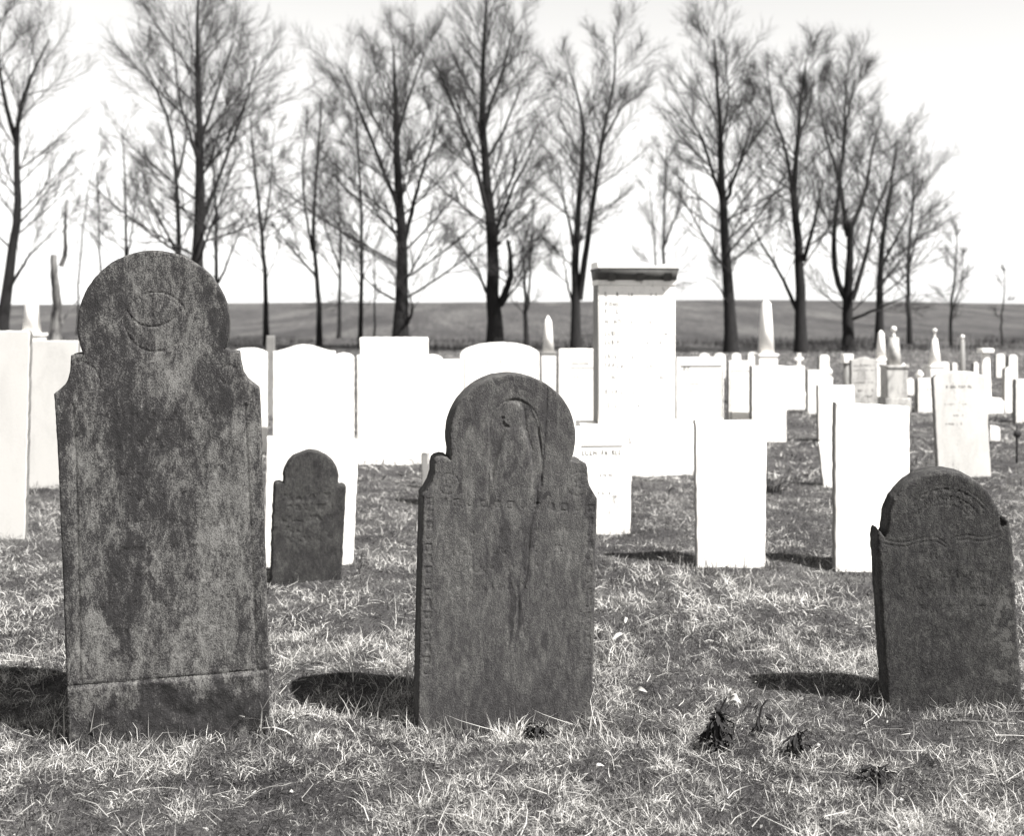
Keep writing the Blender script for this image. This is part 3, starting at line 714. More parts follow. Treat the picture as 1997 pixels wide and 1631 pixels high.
obelisk('white column with wide flat cap near right edge', 1922, 688, 776, 20, 14, 14.6, 40, cap=(12, 8, 'white'), round_=True)
obelisk('grey pillar with white block cap left of the stained scrolled headstone', 1652, 708, 780, 15, 14, 17, 22, cap=(9.5, 17, 'white'), mat='grey', round_=True)
def urn(label, px, yt, yb, wpx, d, foot_y):
    cx = PX(px, d); gz = float(ground_z(cx, d)); k = d/F; z = lambda y: PZ(y, d)-gz; w = wpx*k/2
    r = empty('urn_marker', (cx, d, gz))
    obj('pedestal', box_mesh('pedestal', -w*0.9, w*0.9, -w*0.9, w*0.9, -0.15, z(yb), 0.008), M['white'], r)
    zb, zt = z(yb), z(yt); h = zt-zb
    obj('urn', lathe_mesh('urn', [(w*.6, zb), (w*.4, zb+h*.12), (w*.55, zb+h*.25), (w, zb+h*.5), (w*.95, zb+h*.68), (w*.5, zb+h*.8), (w*.55, zb+h*.86), (w*.25, zb+h*.94), (w*.1, zt)], 16), M['white'], r)
    tag(r, label, 'urn', 'urn markers')
urn('white urn on a block just right of the ball-topped stained shaft', 1762, 708, 738, 14, 15.2, 780)
urn('round white urn at left end of the square stone near the arched slab', 1793, 722, 742, 15, 15.1, 800)
urn('round white urn on the capped post behind the rounded-shoulder stone', 1617, 717, 736, 12, 15.6, 790)
# little cross
d = 17.5; k = d/F; cx = PX(1558, d); gz = float(ground_z(cx, d)); z = lambda y: PZ(y, d)-gz
cr = empty('cross_marker', (cx, d, gz))
obj('pedestal', box_mesh('pedestal', -9*k, 9*k, -.07, .07, -0.15, z(714), 0.008), M['white'], cr)
a, b = 3*k, 8.5*k
obj('cross', slab_mesh('cross', [(-a, z(714)), (a, z(714)), (a, z(703)), (b, z(703)), (b, z(697)), (a, z(697)), (a, z(689)), (-a, z(689)), (-a, z(697)), (-b, z(697)), (-b, z(703)), (-a, z(703))], 0.05, 0.004, -0.025), M['white'], cr)
tag(cr, 'little white stone cross standing above the long low headstone', 'cross')
# iron grave marker stake
d = dist_for(903); k = d/F; cx = PX(1983, d); gz = float(ground_z(cx, d)); z = lambda y: PZ(y, d)-gz
st = empty('grave_stake', (cx, d, gz))
obj('rod', lathe_mesh('rod', [(0.009, -0.15), (0.009, z(858)), (0.012, z(850)), (0.008, z(832)), (0.003, z(828))], 8), M['iron'], st)
me = lathe_mesh('medallion', [(0.03, -0.008), (0.034, 0), (0.03, 0.008)], 14)
mo = obj('medallion', me, M['iron'], st); mo.location = (0, -0.012, z(846)); mo.rotation_euler = (R(90), 0, 0)
tag(st, 'thin dark iron grave marker stake standing in the grass at right edge', 'marker')

# ------------------------------------------------------------------ bare trees
def norm(v): return v/(np.linalg.norm(v, axis=-1, keepdims=True)+1e-9)
def tubes(name, batches, k=3, spikes=None):
    """batches: list of (points B,n,3; radii B,n) -> one mesh of open tubes"""
    V = []; Q = []; base = 0
    for P, r in batches:
        B, n, _ = P.shape
        T = np.empty_like(P); T[:, 1:-1] = P[:, 2:]-P[:, :-2]; T[:, 0] = P[:, 1]-P[:, 0]; T[:, -1] = P[:, -1]-P[:, -2]; T = norm(T)
        ref = np.broadcast_to(np.array([0.31, 0.93, 0.17]), T.shape); U = norm(np.cross(T, ref)); W = np.cross(T, U)
        a = np.arange(k)/k*2*math.pi
        ring = P[:, :, None, :]+r[:, :, None, None]*(U[:, :, None, :]*np.cos(a)[None, None, :, None]+W[:, :, None, :]*np.sin(a)[None, None, :, None])
        V.append(ring.reshape(-1, 3))
        id_ = base+np.arange(B*n*k).reshape(B, n, k); nx_ = np.roll(id_, -1, 2)
        Q.append(np.stack([id_[:, :-1], nx_[:, :-1], nx_[:, 1:], id_[:, 1:]], -1).reshape(-1, 4)); base += B*n*k
    Tt = None
    if spikes:                                         # twig ends: three-sided spikes
        Tl = []
        for P, r in spikes:
            B = len(P); T = norm(P[:, 1]-P[:, 0]); U = norm(np.cross(T, np.array([0.31, 0.93, 0.17]))); W = np.cross(T, U); rr = r[:, :1]
            v = np.stack([P[:, 0]+U*rr, P[:, 0]-0.5*U*rr+0.866*W*rr, P[:, 0]-0.5*U*rr-0.866*W*rr, P[:, 1]], 1); V.append(v.reshape(-1, 3))
            b = base+np.arange(B)[:, None]*4; Tl.append(np.concatenate([b+np.array([[0, 1, 3]]), b+np.array([[1, 2, 3]]), b+np.array([[2, 0, 3]])])); base += B*4
        Tt = np.concatenate(Tl)
    return mesh_np(name, np.concatenate(V), np.concatenate(Q), Tt, smooth=True)
def grow(rg, P0, D0, L, r0, n, up, wob):
    """B branches: start, direction, length, radius -> bending polylines"""
    B = len(P0); P = np.empty((B, n, 3)); P[:, 0] = P0; D = D0.copy(); st = (L/(n-1))[:, None]
    for i in range(1, n):
        D = norm(D+np.array([0, 0, 1.0])*up/(n-1)+rg.normal(0, wob, (B, 3)))
        P[:, i] = P[:, i-1]+D*st
    r = r0[:, None]*np.linspace(1, 0.3, n)[None]
    return P, r
def spawn(rg, P, r, per, s0, s1, ang, lenf, radf, rmin, stag=None):
    """children along parents; returns start, direction, length, radius"""
    B, n, _ = P.shape
    pid = np.repeat(np.arange(B), per); m = len(pid)
    s = s0+(s1-s0)*(np.tile(np.arange(per), B)+rg.random(m))/per
    x = s*(n-1); i = np.minimum(x.astype(int), n-2); f = (x-i)[:, None]
    p = P[pid, i]*(1-f)+P[pid, i+1]*f; T = norm(P[pid, i+1]-P[pid, i])
    rv = rg.normal(0, 1, (m, 3)); side = norm(rv-(rv*T).sum(1, keepdims=True)*T)
    a = np.radians(rg.normal(ang, 8, m))[:, None]
    D = norm(T*np.cos(a)+side*np.sin(a))
    PL = np.linalg.norm(np.diff(P, axis=1), axis=2).sum(1)
    L = PL[pid]*lenf*(1.12-0.75*s)*rg.uniform(0.65, 1.3, m)
    rr = np.maximum((r[pid, i]*(1-f[:, 0])+r[pid, i+1]*f[:, 0])*radf, rmin)
    return p, D, L, rr
G_T = 'bare trees along the field edge'
def tree(label, stems, d, crown_w=130, bstart=0.22, dens=1.0, seed=0, name='bare_tree', mat='bark', ang=46, crown=True, twl=1.0, low=1.0):
    """stems: list of (points in photo pixels from the root up, bottom width px, top width px); the first starts at the ground"""
    rg = np.random.default_rng(seed); k = d/F
    bx = PX(stems[0][0][0][0], d); gz = float(ground_z(bx, d))
    root = empty(name, (bx, d, gz))
    TB = []; CB = []; SP = []; lim_P = []
    off = np.array([bx, d, gz])
    for si, (pts, w0, w1) in enumerate(stems):
        pts = np.array(pts, float); n = 14
        if crown: pts[:, 1] = 680-(680-pts[:, 1])*0.955
        s = np.r_[0, np.cumsum(np.linalg.norm(np.diff(pts, axis=0), axis=1))]; s /= s[-1]
        tt = np.linspace(0, 1, n); x = np.interp(tt, s, pts[:, 0]); y = np.interp(tt, s, pts[:, 1])
        x[1:-1] = 0.25*x[:-2]+0.5*x[1:-1]+0.25*x[2:]
        dy = 0 if si == 0 else rg.uniform(-1, 1)*1.2
        P = np.stack([PX(x, d), d+dy*tt*(0 if si == 0 else 1)+0.15*np.sin(tt*5+si), PZ(y, d)], 1)
        P[1:-1, 0] += rg.normal(0, 0.8*k, n-2)
        if si == 0: P[0, 1] = d; P[0, 2] = gz-0.15
        P -= off
        r = 0.5*k*0.80*(w1*0.7+(w0-w1*0.7)*(1-tt)**(0.95 if si == 0 else 1.1))
        if si == 0: r[0] *= 1.35; r[1] *= 1.08
        TB.append((P[None], r[None]))
        if crown: lim_P.append((P[None], r[None], np.linalg.norm(pts[-1]-pts[0])))
    tr = tubes('trunk', TB, 9); obj('trunk', tr, M[mat], root)
    if crown:
        twl = twl*min(1.0, crown_w/120)
        for P, r, l in lim_P:
            n1 = max(4, int(37*dens*l/650*low))
            p, D, L, rr = spawn(rg, P, r, n1, bstart, 1.0, ang+(seed*7 % 11)-5, 1, 0.36, 0.010)
            frac = np.clip((p[:, 2]-0)/(P[0, -1, 2]+1e-6), 0, 1)
            D = norm(D+np.array([0, 0, 1.0])*(0.55*frac-0.38)[:, None])
            L = 1.75*crown_w*k*rg.uniform(0.6, 1.2, len(p))*(1.2-0.76*frac)*(0.7+0.3*np.minimum(1, l/500))
            rr = np.minimum(rr, 0.007+L*0.0095)
            P1, r1 = grow(rg, p, D, L, rr, 8, 0.28, 0.022)
            CB.append((P1, r1))
            p, D, L, rr = spawn(rg, P1, r1, 10, 0.2, 1.0, 30, 0.48, 0.6, 0.0055)
            P2, r2 = grow(rg, p, D, L, rr, 4, 0.2, 0.02); CB.append((P2, r2))
            p, D, L, rr = spawn(rg, P2, r2, 5, 0.1, 1.0, 29, 0.6, 0.6, 0.0042)
            P3, r3 = grow(rg, p, D, np.maximum(L, 0.35*twl), rr, 3, 0.15, 0.03); SP.append((P3[:, 1:], r3[:, 1:])); CB.append((P3[:, :2], r3[:, :2]))
            p, D, L, rr = spawn(rg, P3, r3, 2, 0.15, 1.0, 30, 0.6, 0.7, 0.0036)
            P4, r4 = grow(rg, p, D, np.maximum(L, 0.26*twl), rr, 2, 0.1, 0.04); SP.append((P4, r4))
        cr_ = tubes('crown', CB, 3, SP); obj('crown', cr_, M['twig'], root)
    tag(root, label, 'tree', G_T)
    return root
T = tree
T('bare tree cut by the left picture edge', [([(0, 668), (10, 560), (22, 470), (34, 390), (30, 260), (38, 190), (70, 110), (100, 50)], 30, 4), ([(30, 260), (14, 200), (8, 100), (12, 10)], 14, 4), ([(12, 560), (60, 480), (100, 430)], 10, 3)], 37, 135, 0.3, 0.75, 1)
T('broken dead stump of a tree with one upright limb left of the tall dark headstone', [([(106, 668), (108, 580), (109, 497)], 27, 22), ([(116, 520), (126, 490), (133, 440), (137, 391)], 13, 6), ([(112, 640), (135, 590), (150, 560)], 5, 2)], 34, seed=2, mat='bark_pale', crown=False, name='tree_stump')
T('thin straight sapling stem left of the tall dark headstone, nearest the stump', [([(196, 668), (194, 500), (193, 320)], 7, 3)], 42, 45, 0.5, 0.4, 3)
T('slender bare tree with pale crown above the left of the tall headstone', [([(244, 668), (244, 480), (246, 330), (240, 230)], 11, 3), ([(244, 500), (262, 420), (275, 340)], 6, 2)], 44, 75, 0.3, 0.75, 4)
T('forked bare tree just left of the tallest trunk behind the tall headstone', [([(346, 668), (346, 490), (344, 330), (336, 230), (310, 160), (275, 75)], 17, 4), ([(344, 490), (312, 410), (282, 345)], 8, 3), ([(345, 330), (360, 250), (350, 160)], 8, 3)], 41, 85, 0.3, 0.8, 5)
T('tall thick-trunked bare tree behind the right of the tall headstone, top beyond the picture', [([(384, 668), (384, 500), (387, 330), (388, 190), (386, 80), (390, -50)], 36, 7), ([(388, 430), (430, 300), (470, 190), (490, 80)], 11, 4), ([(386, 260), (420, 150), (440, 40)], 10, 4), ([(388, 300), (352, 160), (340, 20)], 9, 3)], 36, 165, 0.2, 1.0, 6)
T('slim bare stem close beside the tallest trunk', [([(422, 668), (420, 520), (421, 380), (416, 250)], 13, 4), ([(424, 545), (460, 480), (485, 430)], 7, 3)], 39, 85, 0.25, 0.8, 7)
T('thin bare tree left of three slender ones, between tall and middle stones', [([(520, 662), (517, 540), (508, 420), (496, 310), (490, 200)], 14, 4), ([(512, 440), (535, 330), (545, 230)], 6, 2)], 40, 75, 0.25, 0.9, 8)
T('slender bare tree with low fork left of the big broad trunk', [([(623, 672), (621, 560), (608, 470), (612, 380), (625, 250), (628, 170)], 14, 4), ([(615, 535), (585, 490), (545, 430)], 7, 3), ([(608, 480), (590, 380), (585, 260), (590, 200)], 7, 3)], 40, 75, 0.28, 0.9, 9)
T('straight thin dark bare tree just left of the big broad trunk', [([(703, 690), (704, 560), (704, 420), (700, 270), (696, 180)], 12, 4)], 37, 105, 0.25, 1.1, 10)
T('wispy sapling between the thin dark tree and the big broad trunk', [([(729, 668), (730, 580), (733, 490)], 6, 2)], 40, 22, 0.4, 0.5, 11)
T('big broad-trunked bare tree left of centre with full crown', [([(780, 676), (782, 580), (783, 460), (776, 330), (772, 200), (768, 60)], 38, 5), ([(793, 630), (808, 598), (803, 560)], 9, 3), ([(786, 470), (815, 340), (845, 240), (850, 170)], 13, 4), ([(775, 390), (740, 290), (700, 180), (668, 110)], 12, 4), ([(772, 260), (800, 160), (830, 80)], 10, 4), ([(770, 580), (735, 560), (690, 520)], 7, 3)], 36, 140, 0.15, 1.15, 12)
T('big bare tree at centre with stubby dead limb, top reaching the picture edge', [([(965, 676), (962, 580), (960, 450), (946, 330), (940, 200), (942, 60), (950, -30)], 38, 6), ([(975, 590), (996, 540), (994, 490), (990, 462)], 20, 12), ([(960, 455), (1005, 340), (1040, 270)], 12, 4), ([(955, 580), (932, 520), (890, 460)], 9, 3), ([(950, 400), (920, 280), (880, 170), (845, 90)], 13, 4), ([(942, 230), (975, 130), (1000, 30)], 11, 4), ([(972, 600), (1010, 550), (1035, 510)], 7, 3), ([(944, 300), (985, 230), (1020, 130)], 9, 3)], 36, 130, 0.22, 1.15, 13)
T('small twin-stemmed bare tree just right of the central tree', [([(1026, 676), (1027, 610), (1022, 540), (1020, 460)], 14, 3), ([(1028, 600), (1034, 540), (1036, 470), (1040, 400)], 7, 3)], 40, 60, 0.3, 0.8, 14)
T('bare tree with tall twin stems directly left of the tall monument', [([(1124, 690), (1124, 590), (1121, 480), (1132, 360), (1138, 240), (1130, 170), (1110, 110)], 26, 4), ([(1130, 580), (1142, 480), (1160, 330), (1175, 240), (1195, 130), (1190, 60)], 18, 4), ([(1118, 590), (1105, 540), (1098, 480)], 7, 3), ([(1170, 270), (1215, 180), (1250, 150)], 9, 3), ([(1120, 480), (1100, 380), (1090, 300)], 9, 3)], 35, 95, 0.3, 1.0, 15)
T('small many-stemmed far tree rising behind the tall monument', [([(1296, 660), (1294, 480), (1296, 390), (1300, 270)], 11, 3), ([(1282, 600), (1280, 460), (1270, 330)], 7, 2), ([(1296, 470), (1320, 400), (1335, 320)], 6, 2)], 52, 70, 0.25, 0.9, 16)
T('large bare tree with pointed crown right of the tall monument', [([(1426, 698), (1424, 590), (1418, 470), (1408, 340), (1403, 200), (1390, 50)], 33, 4), ([(1408, 370), (1380, 260), (1345, 170)], 11, 4), ([(1415, 390), (1440, 300), (1465, 220)], 11, 4), ([(1420, 590), (1395, 545), (1375, 530)], 6, 2), ([(1404, 260), (1430, 150), (1425, 70)], 8, 3)], 34, 130, 0.2, 1.05, 17)
T('large bare tree second from the right group, beside the tall obelisk', [([(1563, 700), (1564, 590), (1562, 490), (1548, 380), (1552, 260), (1560, 160), (1570, 90)], 31, 4), ([(1556, 600), (1530, 530), (1490, 460), (1475, 410)], 11, 4), ([(1570, 500), (1580, 410), (1590, 340)], 12, 4), ([(1548, 380), (1525, 280), (1500, 200), (1490, 140)], 11, 4), ([(1555, 250), (1590, 170), (1600, 110)], 9, 3)], 34, 105, 0.28, 1.0, 18)
T('large wide-forked bare tree at right before the slope of smaller trees', [([(1656, 692), (1656, 590), (1656, 490), (1655, 420)], 32, 17), ([(1652, 580), (1625, 520), (1630, 400), (1640, 260), (1645, 120)], 16, 4), ([(1656, 450), (1640, 350), (1610, 250), (1600, 160)], 13, 4), ([(1658, 440), (1690, 360), (1715, 260), (1740, 200)], 13, 4), ([(1660, 580), (1690, 490), (1715, 400), (1760, 300)], 14, 4), ([(1660, 620), (1700, 600), (1750, 570)], 9, 3), ([(1642, 300), (1665, 200), (1680, 120)], 10, 3)], 35, 110, 0.25, 0.95, 19)
T('bare tree with dark trunk behind the slim obelisk, right of the wide fork', [([(1716, 676), (1717, 570), (1722, 470), (1735, 350), (1745, 260)], 22, 4), ([(1720, 520), (1760, 420), (1790, 330)], 8, 3)], 40, 110, 0.22, 1.0, 20)
T('medium bare tree on the falling crown line at right', [([(1775, 672), (1773, 560), (1775, 450), (1780, 320)], 13, 4), ([(1775, 520), (1800, 440), (1820, 390)], 7, 3)], 42, 90, 0.25, 1.0, 21)
T('small bare tree with pale twigs, second last at right', [([(1858, 700), (1858, 600), (1862, 520), (1862, 440)], 10, 3), ([(1858, 610), (1872, 560), (1876, 500)], 5, 2)], 40, 55, 0.25, 0.8, 22)
T('thin leafless sapling, last of the row at right', [([(1957, 692), (1957, 600), (1956, 515)], 6, 2)], 40, 30, 0.4, 0.45, 23)
T('far bare tree filling the gap left of the centre row', [([(660, 668), (662, 560), (664, 420), (655, 290)], 10, 3), ([(662, 520), (640, 440), (630, 360)], 6, 2)], 50, 80, 0.3, 0.7, 24)
T('faint far tree between the stump and the tall headstone', [([(150, 664), (152, 520), (165, 400), (185, 300)], 6, 2)], 55, 85, 0.3, 0.6, 25)

# ------------------------------------------------------------------ grass
def footprint_ok(x, y, pad=0.012):
    ok = np.ones(len(x), bool); near = np.full(len(x), 9.0)
    for fx, fy, cu, hw_, t_, yaw in FOOT:
        dx, dy = x-fx, y-fy; c, s = math.cos(yaw), math.sin(yaw); a = dx*c+dy*s-cu; b = -dx*s+dy*c
        ok &= ~((np.abs(a) < hw_+pad*0.5) & (b > -pad) & (b < t_+pad))
        dd = np.maximum(np.maximum(np.abs(a)-hw_, 0), np.maximum(np.maximum(-b, b-t_), 0)); near = np.minimum(near, dd)
    return ok, near
def blades(x, y, L, w, az, th0, th1, shade, S, rg, z0=0.0):
    """curved tapering blades; th = angle from upright at root, and added by the tip"""
    N = len(x); z = ground_z(x, y)-0.004+z0
    P = np.empty((N, S+1, 3)); P[:, 0] = np.stack([x, y, z], 1)
    daz = rg.normal(0, 0.7, N)
    for i in range(1, S+1):
        th = th0+th1*(i-0.5)/S; a = az+daz*(i-1)
        st = (L/S)[:, None]*np.stack([np.sin(th)*np.cos(a), np.sin(th)*np.sin(a), np.cos(th)], 1)
        P[:, i] = P[:, i-1]+st
    gz_ = np.repeat(z, S).reshape(N, S); P[:, 1:, 2] = np.maximum(P[:, 1:, 2], gz_+0.004)
    tw = rg.uniform(-0.9, 0.9, N); sd = np.stack([-np.sin(az)*np.cos(tw), np.cos(az)*np.cos(tw), np.sin(tw)], 1)
    V = np.empty((N, 2*S+1, 3))
    for i in range(S):
        ww = (w*(1-(i/S)**1.6)*0.5)[:, None]
        V[:, 2*i] = P[:, i]-sd*ww; V[:, 2*i+1] = P[:, i]+sd*ww
    V[:, 2*S] = P[:, S]
    b = (np.arange(N)*(2*S+1))[:, None]
    Q = np.concatenate([b+np.array([[2*i, 2*i+1, 2*i+3, 2*i+2]]) for i in range(S-1)]) if S > 1 else None
    Tt = b+np.array([[2*S-2, 2*S-1, 2*S]])
    return V.reshape(-1, 3), Q, Tt, np.repeat(shade, 2*S+1)
def wedge(n, y0, y1, marg, rg, power):
    y = (y0**power+(y1**power-y0**power)*rg.random(n))**(1/power)
    x = (rg.random(n)*2-1)*(0.45*y+marg); return x, y
def grass(name, label, n, y0, y1, marg, power, Lr, wr, S, seed):
    rg = np.random.default_rng(seed); x, y = wedge(n, y0, y1, marg, rg, power)
    patch = fbm(x*2.6, y*2.6, 4, 50); fine = fbm(x*11, y*11, 3, 52)
    dens = 0.62+0.8*sstep(0.38, 0.60, 0.5*patch+0.5*fine)+(0.4 if S == 1 else 0)
    ok, near = footprint_ok(x, y); ok &= rg.random(n) < dens
    x, y, patch, fine, near = x[ok], y[ok], patch[ok], fine[ok], near[ok]; n = len(x)
    flow = 2*math.pi*2.2*fbm(x*1.7, y*1.7, 3, 54)+rg.normal(0, 2.2, n)
    L = Lr[0]+(Lr[1]-Lr[0])*rg.random(n)**1.6
    L *= 0.5+0.8*patch+0.6*fine
    L *= 1+1.0*np.exp(-near/0.04)
    w = wr[0]+(wr[1]-wr[0])*rg.random(n)
    th0 = np.clip(rg.normal(0.95, 0.38, n), 0.05, 1.45)-0.3*np.exp(-near/0.05); th1 = rg.normal(0.75, 0.5, n)
    tuss = fbm(x*28, y*28, 2, 58); shade = np.clip(0.39+1.05*(patch-0.5)+1.4*(fine-0.5)+1.2*(tuss-0.5)+rg.normal(0.02, 0.30, n), 0, 1)
    if S == 1: shade = np.clip(shade*0.85+rg.normal(0.04, 0.16, n), 0.06, 1); th0 = np.clip(rg.normal(1.05, 0.3, n), 0.3, 1.5)
    V, Q, Tt, sh = blades(x, y, L, w, flow, th0, th1, shade, S, rg)
    me = mesh_np(name, V, Q, Tt); attr(me, 'shade', sh)
    return tag(obj(name, me, M['grass']), label, 'grass', kind='stuff')
grass('grass', 'dry matted pale grass covering the ground in front', 175000, 2.6, 4.7, 0.45, 1.2, (0.014, 0.056), (0.0016, 0.0032), 2, 5)
grass('grass', 'dry pale grass behind the front row of dark stones', 85000, 4.5, 8.5, 0.6, 1.2, (0.02, 0.07), (0.0026, 0.005), 2, 8)
grass('grass', 'blurred dry grass between the white headstones farther back', 45000, 8.3, 34, 2.0, 1.0, (0.05, 0.12), (0.007, 0.013), 2, 6)
grass('thatch', 'short flattened thatch under the front grass', 430000, 2.6, 4.8, 0.45, 1.2, (0.008, 0.030), (0.0016, 0.0036), 1, 25)
grass('thatch', 'short flattened thatch under the grass behind the dark stones', 210000, 4.6, 9.0, 0.6, 1.2, (0.014, 0.040), (0.003, 0.006), 1, 28)
grass('thatch', 'thin thatch under the far grass between white headstones', 120000, 8.8, 36, 2.0, 1.0, (0.03, 0.09), (0.008, 0.018), 1, 26)
def straw(n, seed):
    rg = np.random.default_rng(seed); x, y = wedge(n, 2.4, 5.5, 0.8, rg, 1.0)
    ok, near = footprint_ok(x, y, 0.03); x, y = x[ok], y[ok]; n = len(x)
    V, Q, Tt, sh = blades(x, y, rg.uniform(0.06, 0.19, n), rg.uniform(0.0014, 0.0026, n), rg.uniform(0, 6.28, n), np.clip(rg.normal(1.25, 0.25, n), 0.3, 1.55), rg.normal(0.15, 0.35, n), np.clip(rg.normal(0.85, 0.12, n), 0, 1), 3, rg, 0.02)
    me = mesh_np('straw', V, Q, Tt); attr(me, 'shade', sh); tag(obj('straw', me, M['grass']), 'loose bleached straw lying on the front grass', 'straw', kind='stuff')
straw(900, 15)
def litter(n, seed):
    """small broken bits of dead leaf caught in the grass"""
    rg = np.random.default_rng(seed); x, y = wedge(n, 2.4, 7.0, 0.8, rg, 1.2); z = ground_z(x, y)+rg.uniform(0.004, 0.022, n)
    a = rg.uniform(0, 6.28, n); L = rg.uniform(0.005, 0.016, n); W = L*rg.uniform(0.3, 0.7, n); u1 = np.stack([np.cos(a), np.sin(a), rg.normal(0, .35, n)], 1); v1 = np.stack([-np.sin(a), np.cos(a), rg.normal(0, .35, n)], 1)
    c = np.stack([x, y, z], 1); up = np.array([0, 0, 1.0]); l_, w_ = L[:, None]/2, W[:, None]/2
    V = np.stack([c-u1*l_, c-v1*w_+up*w_*0.6, c+u1*l_, c+v1*w_+up*w_*0.6], 1).reshape(-1, 3); b = np.arange(n)[:, None]*4
    me = mesh_np('leaf_litter', V, None, np.concatenate([b+np.array([[0, 1, 2]]), b+np.array([[0, 2, 3]])]))
    attr(me, 'shade', np.repeat(np.where(rg.random(n) < 0.5, rg.uniform(0.0, 0.2, n), rg.uniform(0.5, 0.8, n)), 4))
    tag(obj('leaf_litter', me, M['grass']), 'scraps of dead leaf caught in the front grass', 'leaf litter', kind='stuff')
litter(3000, 16)
# dark weed strip under the trees
rg = np.random.default_rng(9); n = 26000
y = rg.uniform(33, 47, n); x = (rg.random(n)*2-1)*(0.47*y+3)
keep = fbm(x*0.35, y*0.5, 3, 70) > 0.54; x, y = x[keep], y[keep]; n = len(x)
V, Q, Tt, sh = blades(x, y, rg.uniform(0.08, 0.38, n), rg.uniform(0.010, 0.022, n), rg.uniform(0, 6.28, n), rg.uniform(0.05, 0.6, n), rg.uniform(0, 0.8, n), np.zeros(n), 2, rg)
me = mesh_np('brush', V, Q, Tt); tag(obj('brush', me, M['brush']), 'dark strip of weeds and brush along the foot of the trees', 'brush', kind='stuff')

# ---- single tufts and weeds one can point at
def tuft(label, px, py, n, L, w, seed, shade=0.75, spread=0.03, upr=0.35, group='longer grass tufts by the dark stones'):
    rg = np.random.default_rng(seed); d = dist_for(py); cx = PX(px, d)
    x = cx+rg.normal(0, spread, n); y = d+rg.normal(0, spread*0.6, n)
    V, Q, Tt, sh = blades(x, y, L*rg.uniform(0.5, 1.2, n), w*rg.uniform(0.7, 1.3, n), rg.uniform(0, 6.28, n), np.abs(rg.normal(upr, 0.25, n)), rg.normal(0.7, 0.5, n), np.clip(rg.normal(shade, 0.15, n), 0, 1), 4, rg)
    z0 = float(ground_z(cx, d)); V = V-np.array([cx, d, z0])
    me = mesh_np('grass_tuft', V, Q, Tt); attr(me, 'shade', sh)
    o = obj('grass_tuft', me, M['grass'], None, (cx, d, z0))
    return tag(o, label, 'grass tuft', group)
tuft('pale spiky grass tuft at the front foot of the middle stone', 1000, 1436, 16, 0.10, 0.006, 1, 0.95, 0.03)
tuft('fine grass tuft at the lower left corner of the middle stone', 862, 1432, 26, 0.12, 0.003, 2, 0.6, 0.05)
tuft('long dry grass beside the lower right corner of the middle stone', 1175, 1425, 22, 0.17, 0.004, 3, 0.85, 0.05)
tuft('bent grass blades at the lower left corner of the tall headstone', 165, 1452, 14, 0.14, 0.005, 4, 0.7, 0.04)
tuft('long pale grass at the lower right corner of the tall headstone', 533, 1432, 26, 0.17, 0.0035, 5, 0.85, 0.05)
tuft('grass tuft left of the middle stone, standing before its shadow', 690, 1398, 24, 0.11, 0.0035, 6, 0.8, 0.045)
tuft('grass spikes at the left foot of the leaning slate stone', 1722, 1386, 22, 0.09, 0.0035, 7, 0.8, 0.04)
tuft('grass tuft at the right foot of the leaning slate stone', 1905, 1396, 26, 0.10, 0.0035, 8, 0.75, 0.045)
tuft('tall grass tuft standing behind the gap right of the middle stone', 1195, 1300, 40, 0.16, 0.004, 9, 0.8, 0.04)
tuft('tall dry tuft before the foot of the plain white slab', 1415, 1125, 26, 0.15, 0.006, 10, 0.45, 0.10)
tuft('dark tuft of weeds at the right foot of the plain white slab', 1506, 960, 40, 0.19, 0.009, 11, 0.03, 0.06)
tuft('dark tuft in the grass between tall and middle stones', 692, 890, 40, 0.22, 0.012, 12, 0.03, 0.035)
tuft('tall loose tuft at the left side of the middle stone', 765, 1330, 34, 0.17, 0.004, 13, 0.8, 0.045)
def leaf_mesh(name, L, W, curl, seed):
    rd = np.random.default_rng(seed); n = 7; V = []
    for i in range(n):
        t_ = i/(n-1); w_ = W*math.sin(math.pi*min(1, t_*0.9+0.08))**0.8; z_ = curl*math.sin(t_*math.pi)+rd.normal(0, .002)
        V += [(t_*L, -w_/2, z_+w_*0.35), (t_*L, 0, z_), (t_*L, w_/2, z_+w_*0.35)]
    Q = []
    for i in range(n-1):
        for j in range(2): Q.append((i*3+j, i*3+j+1, i*3+3+j+1, i*3+3+j))
    return mesh_np(name, V, Q, smooth=True)
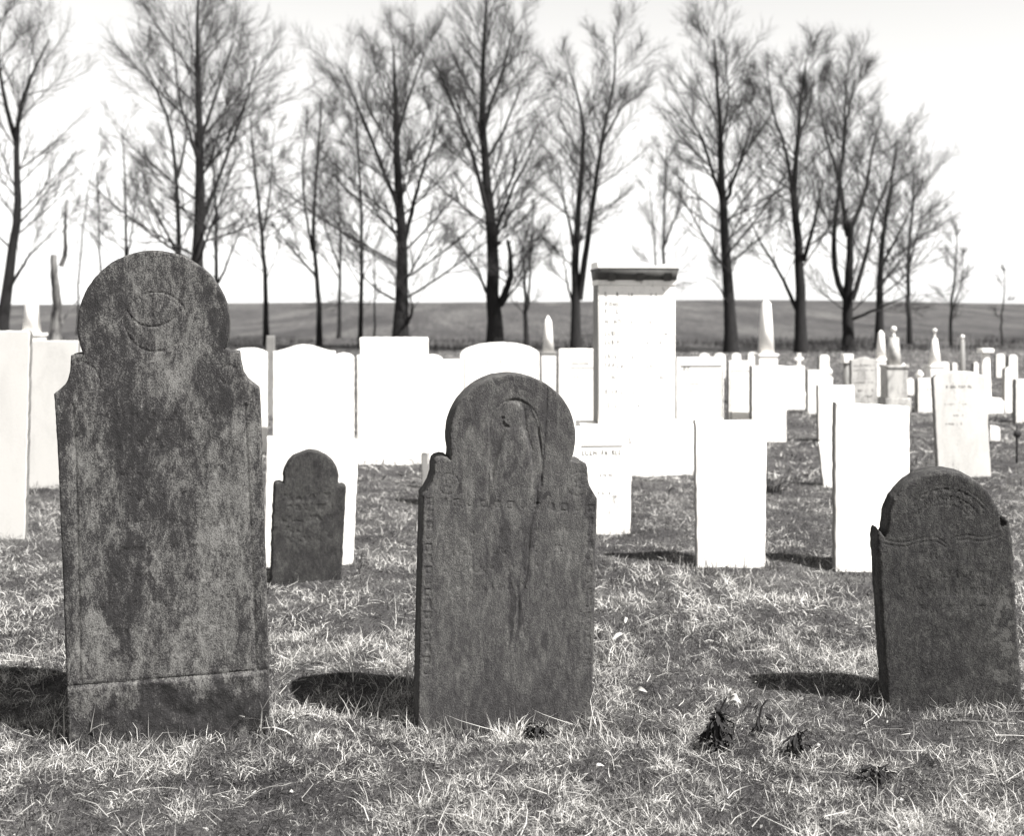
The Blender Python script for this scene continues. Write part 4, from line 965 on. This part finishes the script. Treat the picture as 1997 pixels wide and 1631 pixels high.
def weed(label, px, py, n, hgt, seed, pale=0):
    rd = random.Random(seed); d = dist_for(py); cx = PX(px, d); z0 = float(ground_z(cx, d))
    r = empty('dead_weed', (cx, d, z0))
    P = np.array([[(0, 0, -.02), (0.004, 0, hgt*.4), (0.012, 0.004, hgt*.75), (0.03, 0, hgt)]], float)
    obj('stem', tubes('stem', [(P, np.array([[.004, .0035, .003, .002]]))], 6), M['deadleaf'], r)
    for i in range(n):
        o = obj('leaf', leaf_mesh('leaf', rd.uniform(.02, .05), rd.uniform(.007, .015), rd.uniform(-.012, .012), seed*50+i), M['deadleaf'], r)
        t_ = rd.random(); rad = .032*math.sin(math.pi*min(1, t_*.8+.15)); a_ = rd.uniform(0, 6.28)
        o.location = (rad*rd.random()*math.cos(a_), rad*rd.random()*math.sin(a_), .012+hgt*0.72*t_); o.rotation_euler = (rd.uniform(-.6, .6), rd.uniform(0.1, 1.5), a_)
    for i in range(pale):
        o = obj('seed_head', leaf_mesh('seed_head', .035, .016, .01, seed*70+i), M['paleleaf'], r)
        o.location = (.028+rd.uniform(-.012, .012), rd.uniform(-.01, .01), hgt*rd.uniform(.85, 1.0)); o.rotation_euler = (rd.uniform(-.6, .6), rd.uniform(-.5, .3), rd.uniform(-.6, .9))
    return tag(r, label, 'weed', 'dead weeds in the front grass')
weed('dead blackened weed with pale curled tip, right of the middle stone', 1398, 1462, 110, 0.16, 3, 5)
weed('thin dark weed stalk just right of the blackened weed', 1478, 1422, 14, 0.10, 4)
weed('low dark weed clump in the grass before the leaning slate stone', 1555, 1462, 24, 0.07, 5)
weed('dark weed clump low at the right front grass', 1712, 1515, 30, 0.045, 6)
weed('dark weed pressed against the grass at foot of the middle stone', 1048, 1440, 36, 0.05, 7)
for i, (px, py, a, l, lab) in enumerate([(1238, 1378, -0.9, .06, 'pale curled dead leaf lying in grass right of the middle stone'), (1218, 1240, 1.5, .035, 'small bright leaf scrap higher in the grass right of the middle stone'),
                                   (1195, 1276, 0.5, .05, 'bright narrow leaf beside the right edge of the middle stone'), (1395, 1220, -0.4, .035, 'tiny white leaf scrap in the open grass below the plain white slab'), (1160, 1530, 0.3, .03, 'small pale scrap of leaf in the front grass')]):
    d = dist_for(py); cx = PX(px, d); o = obj('dead_leaf', leaf_mesh('dead_leaf', l, l*0.33, .012, 200+i), M['paleleaf'], None, (cx, d, float(ground_z(cx, d))+0.035), a)
    o.rotation_euler = (0.5, -0.35, a); tag(o, lab, 'leaf', 'dead leaves in the grass')
